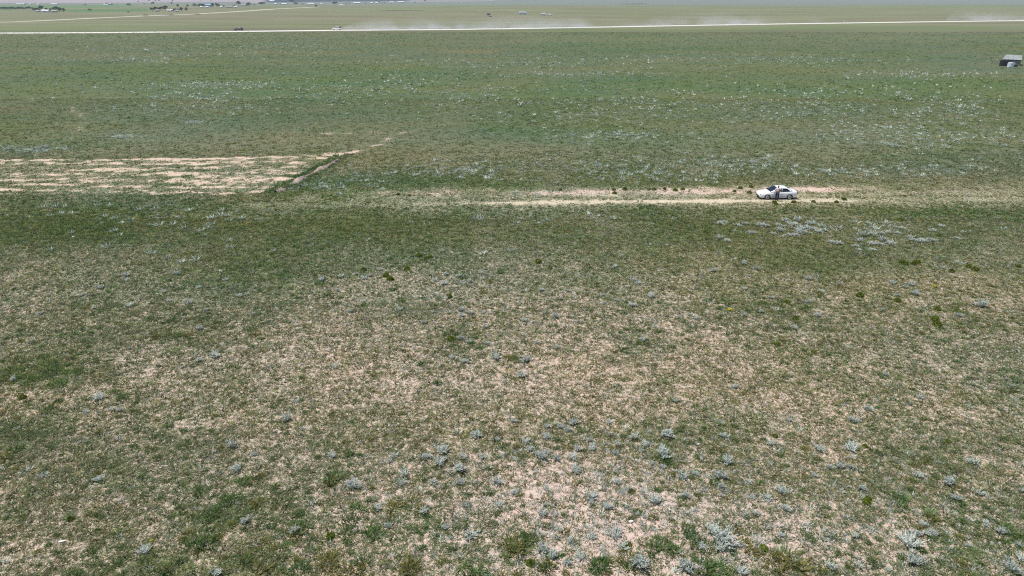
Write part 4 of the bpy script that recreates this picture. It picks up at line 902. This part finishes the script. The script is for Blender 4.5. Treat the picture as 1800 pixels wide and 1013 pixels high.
# brush heaps and parked things on the far pasture
def brush(px, py, wpx, lab):
    k = ppm(px, py); rg_ = np.random.default_rng(int(px)); w = wpx/k; V, F = [], []
    for _ in range(140):
        p = np.array((rg_.normal(0, w*.24), rg_.normal(0, .9), abs(rg_.normal(0, .5)))); d = rg_.normal(0, 1, 3); d /= np.linalg.norm(d); t = np.cross(d, (0, 0, 1.))*.12; i = len(V); V += [p-t, p+t, p+d*.9]; F.append((i, i+1, i+2))
    o = link('brush_heap', mesh_np('brush_heap', np.array(V), np.array(F)), m=M_TREE); o.location = pt(px, py); tag(o, lab, 'brush heap', 'dark brush heaps on the far pasture')
brush(256, 28, 11, 'dark brush heap at the left of the farm road, left one'); brush(301, 27, 14, 'dark brush heap in the middle beside the farm road'); brush(347, 26.4, 15, 'long dark brush heap right, along the farm road')
def bus(px, py, wpx, hpx, lab, rounded):
    """white caravan seen far off: rounded shell, wheels, window strip"""
    k = ppm(px, py); L = wpx/k; H = hpx/k; D = 2.4; e = empty('caravan', pt(px, py), R(-3))
    st = []
    for u in np.linspace(-1, 1, 9):
        f = (1-max(0, u)**4*.55) if rounded else 1-.06*u**8; st.append([(u*L/2, y*D/2*f**.5, z) for y, z in ((-1,.45),(-1,.45+(H-.5)*.75*f),(-.8,.45+(H-.5)*f),(.8,.45+(H-.5)*f),(1,.45+(H-.5)*.75*f),(1,.45))])
    bm_obj('shell', loft(bmesh.new(), st), M_ROOFW, e, False)
    for s in (-1, 1):
        for x in (-L*.28, L*.28): wheel(e, x, s, D*.5-.08, .38, .22)
    for i in range(3):
        bm = bmesh.new(); x = -L*.3+i*L*.26; box(bm, x, x+L*.12, -D/2-.03, -D/2+.02, .45+(H-.5)*.40, .45+(H-.5)*.66); bm_obj('window', bm, M_GLASS, e)
    tag(e, lab, 'caravan')
bus(919.5, 26.3, 14.5, 5.2, 'long white round-nosed caravan parked on the far pasture', True)
bus(955.3, 27.8, 7.5, 4.4, 'short white box trailer left of the parked far pickup', False)
r = pt(965.5, 28); tag(truck('pickup_truck', r, math.pi, M_WHITE, True), 'white pickup truck parked right of the short white trailer', 'pickup truck')
def booth(px, py):
    k = ppm(px, py); e = empty('booth', pt(px, py)); w = 5/k; h = 5.6/k
    bm = bmesh.new(); box(bm, -w/2, w/2, 0, w*.9, 0, h*.66); bm_obj('wall', bm, M_WALLW, e)
    bm = bmesh.new(); box(bm, -w*.62, w*.62, -.3, w*.9+.3, h*.66, h, .1); bm_obj('roof', bm, plain('dark_red_roof', (.10,.025,.03), .7), e)
    bm = bmesh.new(); box(bm, w*.55, w*1.0, 0, w*.6, 0, h*.30, .05); bm_obj('crate', bm, plain('dull_red_box', (.28,.06,.05), .7), e)
    tag(e, 'small white booth with dark red roof on the far pasture', 'booth')
booth(859, 30)
bm = bmesh.new(); cyl(bm, (0, 0, .8), .12, 1.6, n=10); o = bm_obj('road_marker', bm, M_WALLW); o.location = pt(1483.5, 40.2); tag(o, 'short white marker post beside the pale road at the right', 'post')

# ------------------------------------------------------------------ dust behind the pickup and the haze of the plain
def dust(name, p0, p1, hmax, width, dens, lab, seed):
    L = np.array(line(*[(x, np.interp(x, [0,200,420,600,750,900,1100,1300,1500,1650,1800], [58.6,57.6,55.6,53.6,52.6,50.8,47.2,43.6,40.6,38.4,36.6])) for x in np.linspace(p0, p1, 30)]))
    t = np.arange(len(L)); tx, ty = np.gradient(L[:, 0]), np.gradient(L[:, 1]); q = np.hypot(tx, ty); nx, ny = -ty/q, tx/q
    f = np.clip(np.minimum(t/6.0+.25, (len(L)-1-t)/5.0+.15), 0, 1); secs = []
    for i in t:
        h, w = hmax*f[i], width*(.35+.65*f[i])
        secs.append([(L[i, 0]+nx[i]*w*math.cos(a), L[i, 1]+ny[i]*w*math.cos(a)+w*.35, .12+h*max(0, math.sin(a))) for a in np.linspace(0, math.pi, 9)])
    m = bpy.data.materials.new(name); m.use_nodes = True; nt = m.node_tree; nt.nodes.remove(nt.nodes['Principled BSDF'])
    v = nt.nodes.new('ShaderNodeVolumePrincipled'); v.inputs['Color'].default_value = (.80,.80,.84,1); v.inputs['Anisotropy'].default_value = .1
    geo = nt.nodes.new('ShaderNodeNewGeometry'); sx = nt.nodes.new('ShaderNodeSeparateXYZ'); nt.links.new(geo.outputs['Position'], sx.inputs[0])
    mp = nt.nodes.new('ShaderNodeMapping'); mp.inputs['Scale'].default_value = (.6,.6,1.3); mp.inputs['Location'].default_value = (seed*17, 0, 0); nt.links.new(geo.outputs['Position'], mp.inputs[0])
    n = noise(nt, mp.outputs[0], .10, 4, .6); n2 = noise(nt, mp.outputs[0], .028, 2, .5)
    a = mathn(nt, 'MULTIPLY_ADD', n.outputs['Fac'], 3.2, -1.25, clamp=True); b = mathn(nt, 'MULTIPLY_ADD', n2.outputs['Fac'], 3.5, -1.2, clamp=True)
    fall = mathn(nt, 'POWER', 2.718, mathn(nt, 'MULTIPLY', sx.outputs[2], -1.7/hmax))
    edge = mathn(nt, 'SUBTRACT', 1.0, mathn(nt, 'DIVIDE', sx.outputs[2], hmax), clamp=True)
    k = mathn(nt, 'MULTIPLY', mathn(nt, 'MULTIPLY', a, mathn(nt, 'ADD', b, .12)), mathn(nt, 'MULTIPLY', fall, edge))
    nt.links.new(mathn(nt, 'MULTIPLY', k, dens), v.inputs['Density']); nt.links.new(v.outputs[0], nt.nodes['Material Output'].inputs['Volume'])
    m.cycles.volume_step_rate = .12
    o = bm_obj(name, loft(bmesh.new(), secs), m); tag(o, lab, 'dust', kind='stuff')
dust('dust_cloud', 601, 1150, 8.5, 13, .14, 'pale dust trailing low along the road behind the white pickup', 1)
dust('dust_cloud', 1130, 1450, 9.5, 16, .075, 'thinner dust drifting over the road right of centre', 2)
dust('dust_cloud', 1680, 1830, 9.5, 16, .045, 'faint dust over the road at the right edge', 3)
bm = bmesh.new(); box(bm, -3700, 3700, -160, 3700, -1.0, 24.0)
hz = bpy.data.materials.new('haze'); hz.use_nodes = True; nt = hz.node_tree; nt.nodes.remove(nt.nodes['Principled BSDF'])
v = nt.nodes.new('ShaderNodeVolumePrincipled'); v.inputs['Color'].default_value = (.80,.88,1.0,1); v.inputs['Density'].default_value = .00013; v.inputs['Anisotropy'].default_value = .15
nt.links.new(v.outputs[0], nt.nodes['Material Output'].inputs['Volume'])
tag(bm_obj('haze', bm, hz), 'thin pale blue haze over the whole plain', 'haze', kind='stuff')

# ------------------------------------------------------------------ look-alikes that share a place word: say which is left and which right
_by = {}
for o in bpy.data.objects:
    if o.parent is None and 'label' in o: _by.setdefault(o['label'], []).append(o)
for lab, L in _by.items():
    if len(L) > 1:
        L.sort(key=lambda o: o.location.x/max(o.location.y, 1))
        for o, w in zip(L, ('left-hand', 'right-hand') if len(L) == 2 else ('left-hand', 'middle', 'right-hand', 'far right')): o['label'] = f'{w} {lab}'
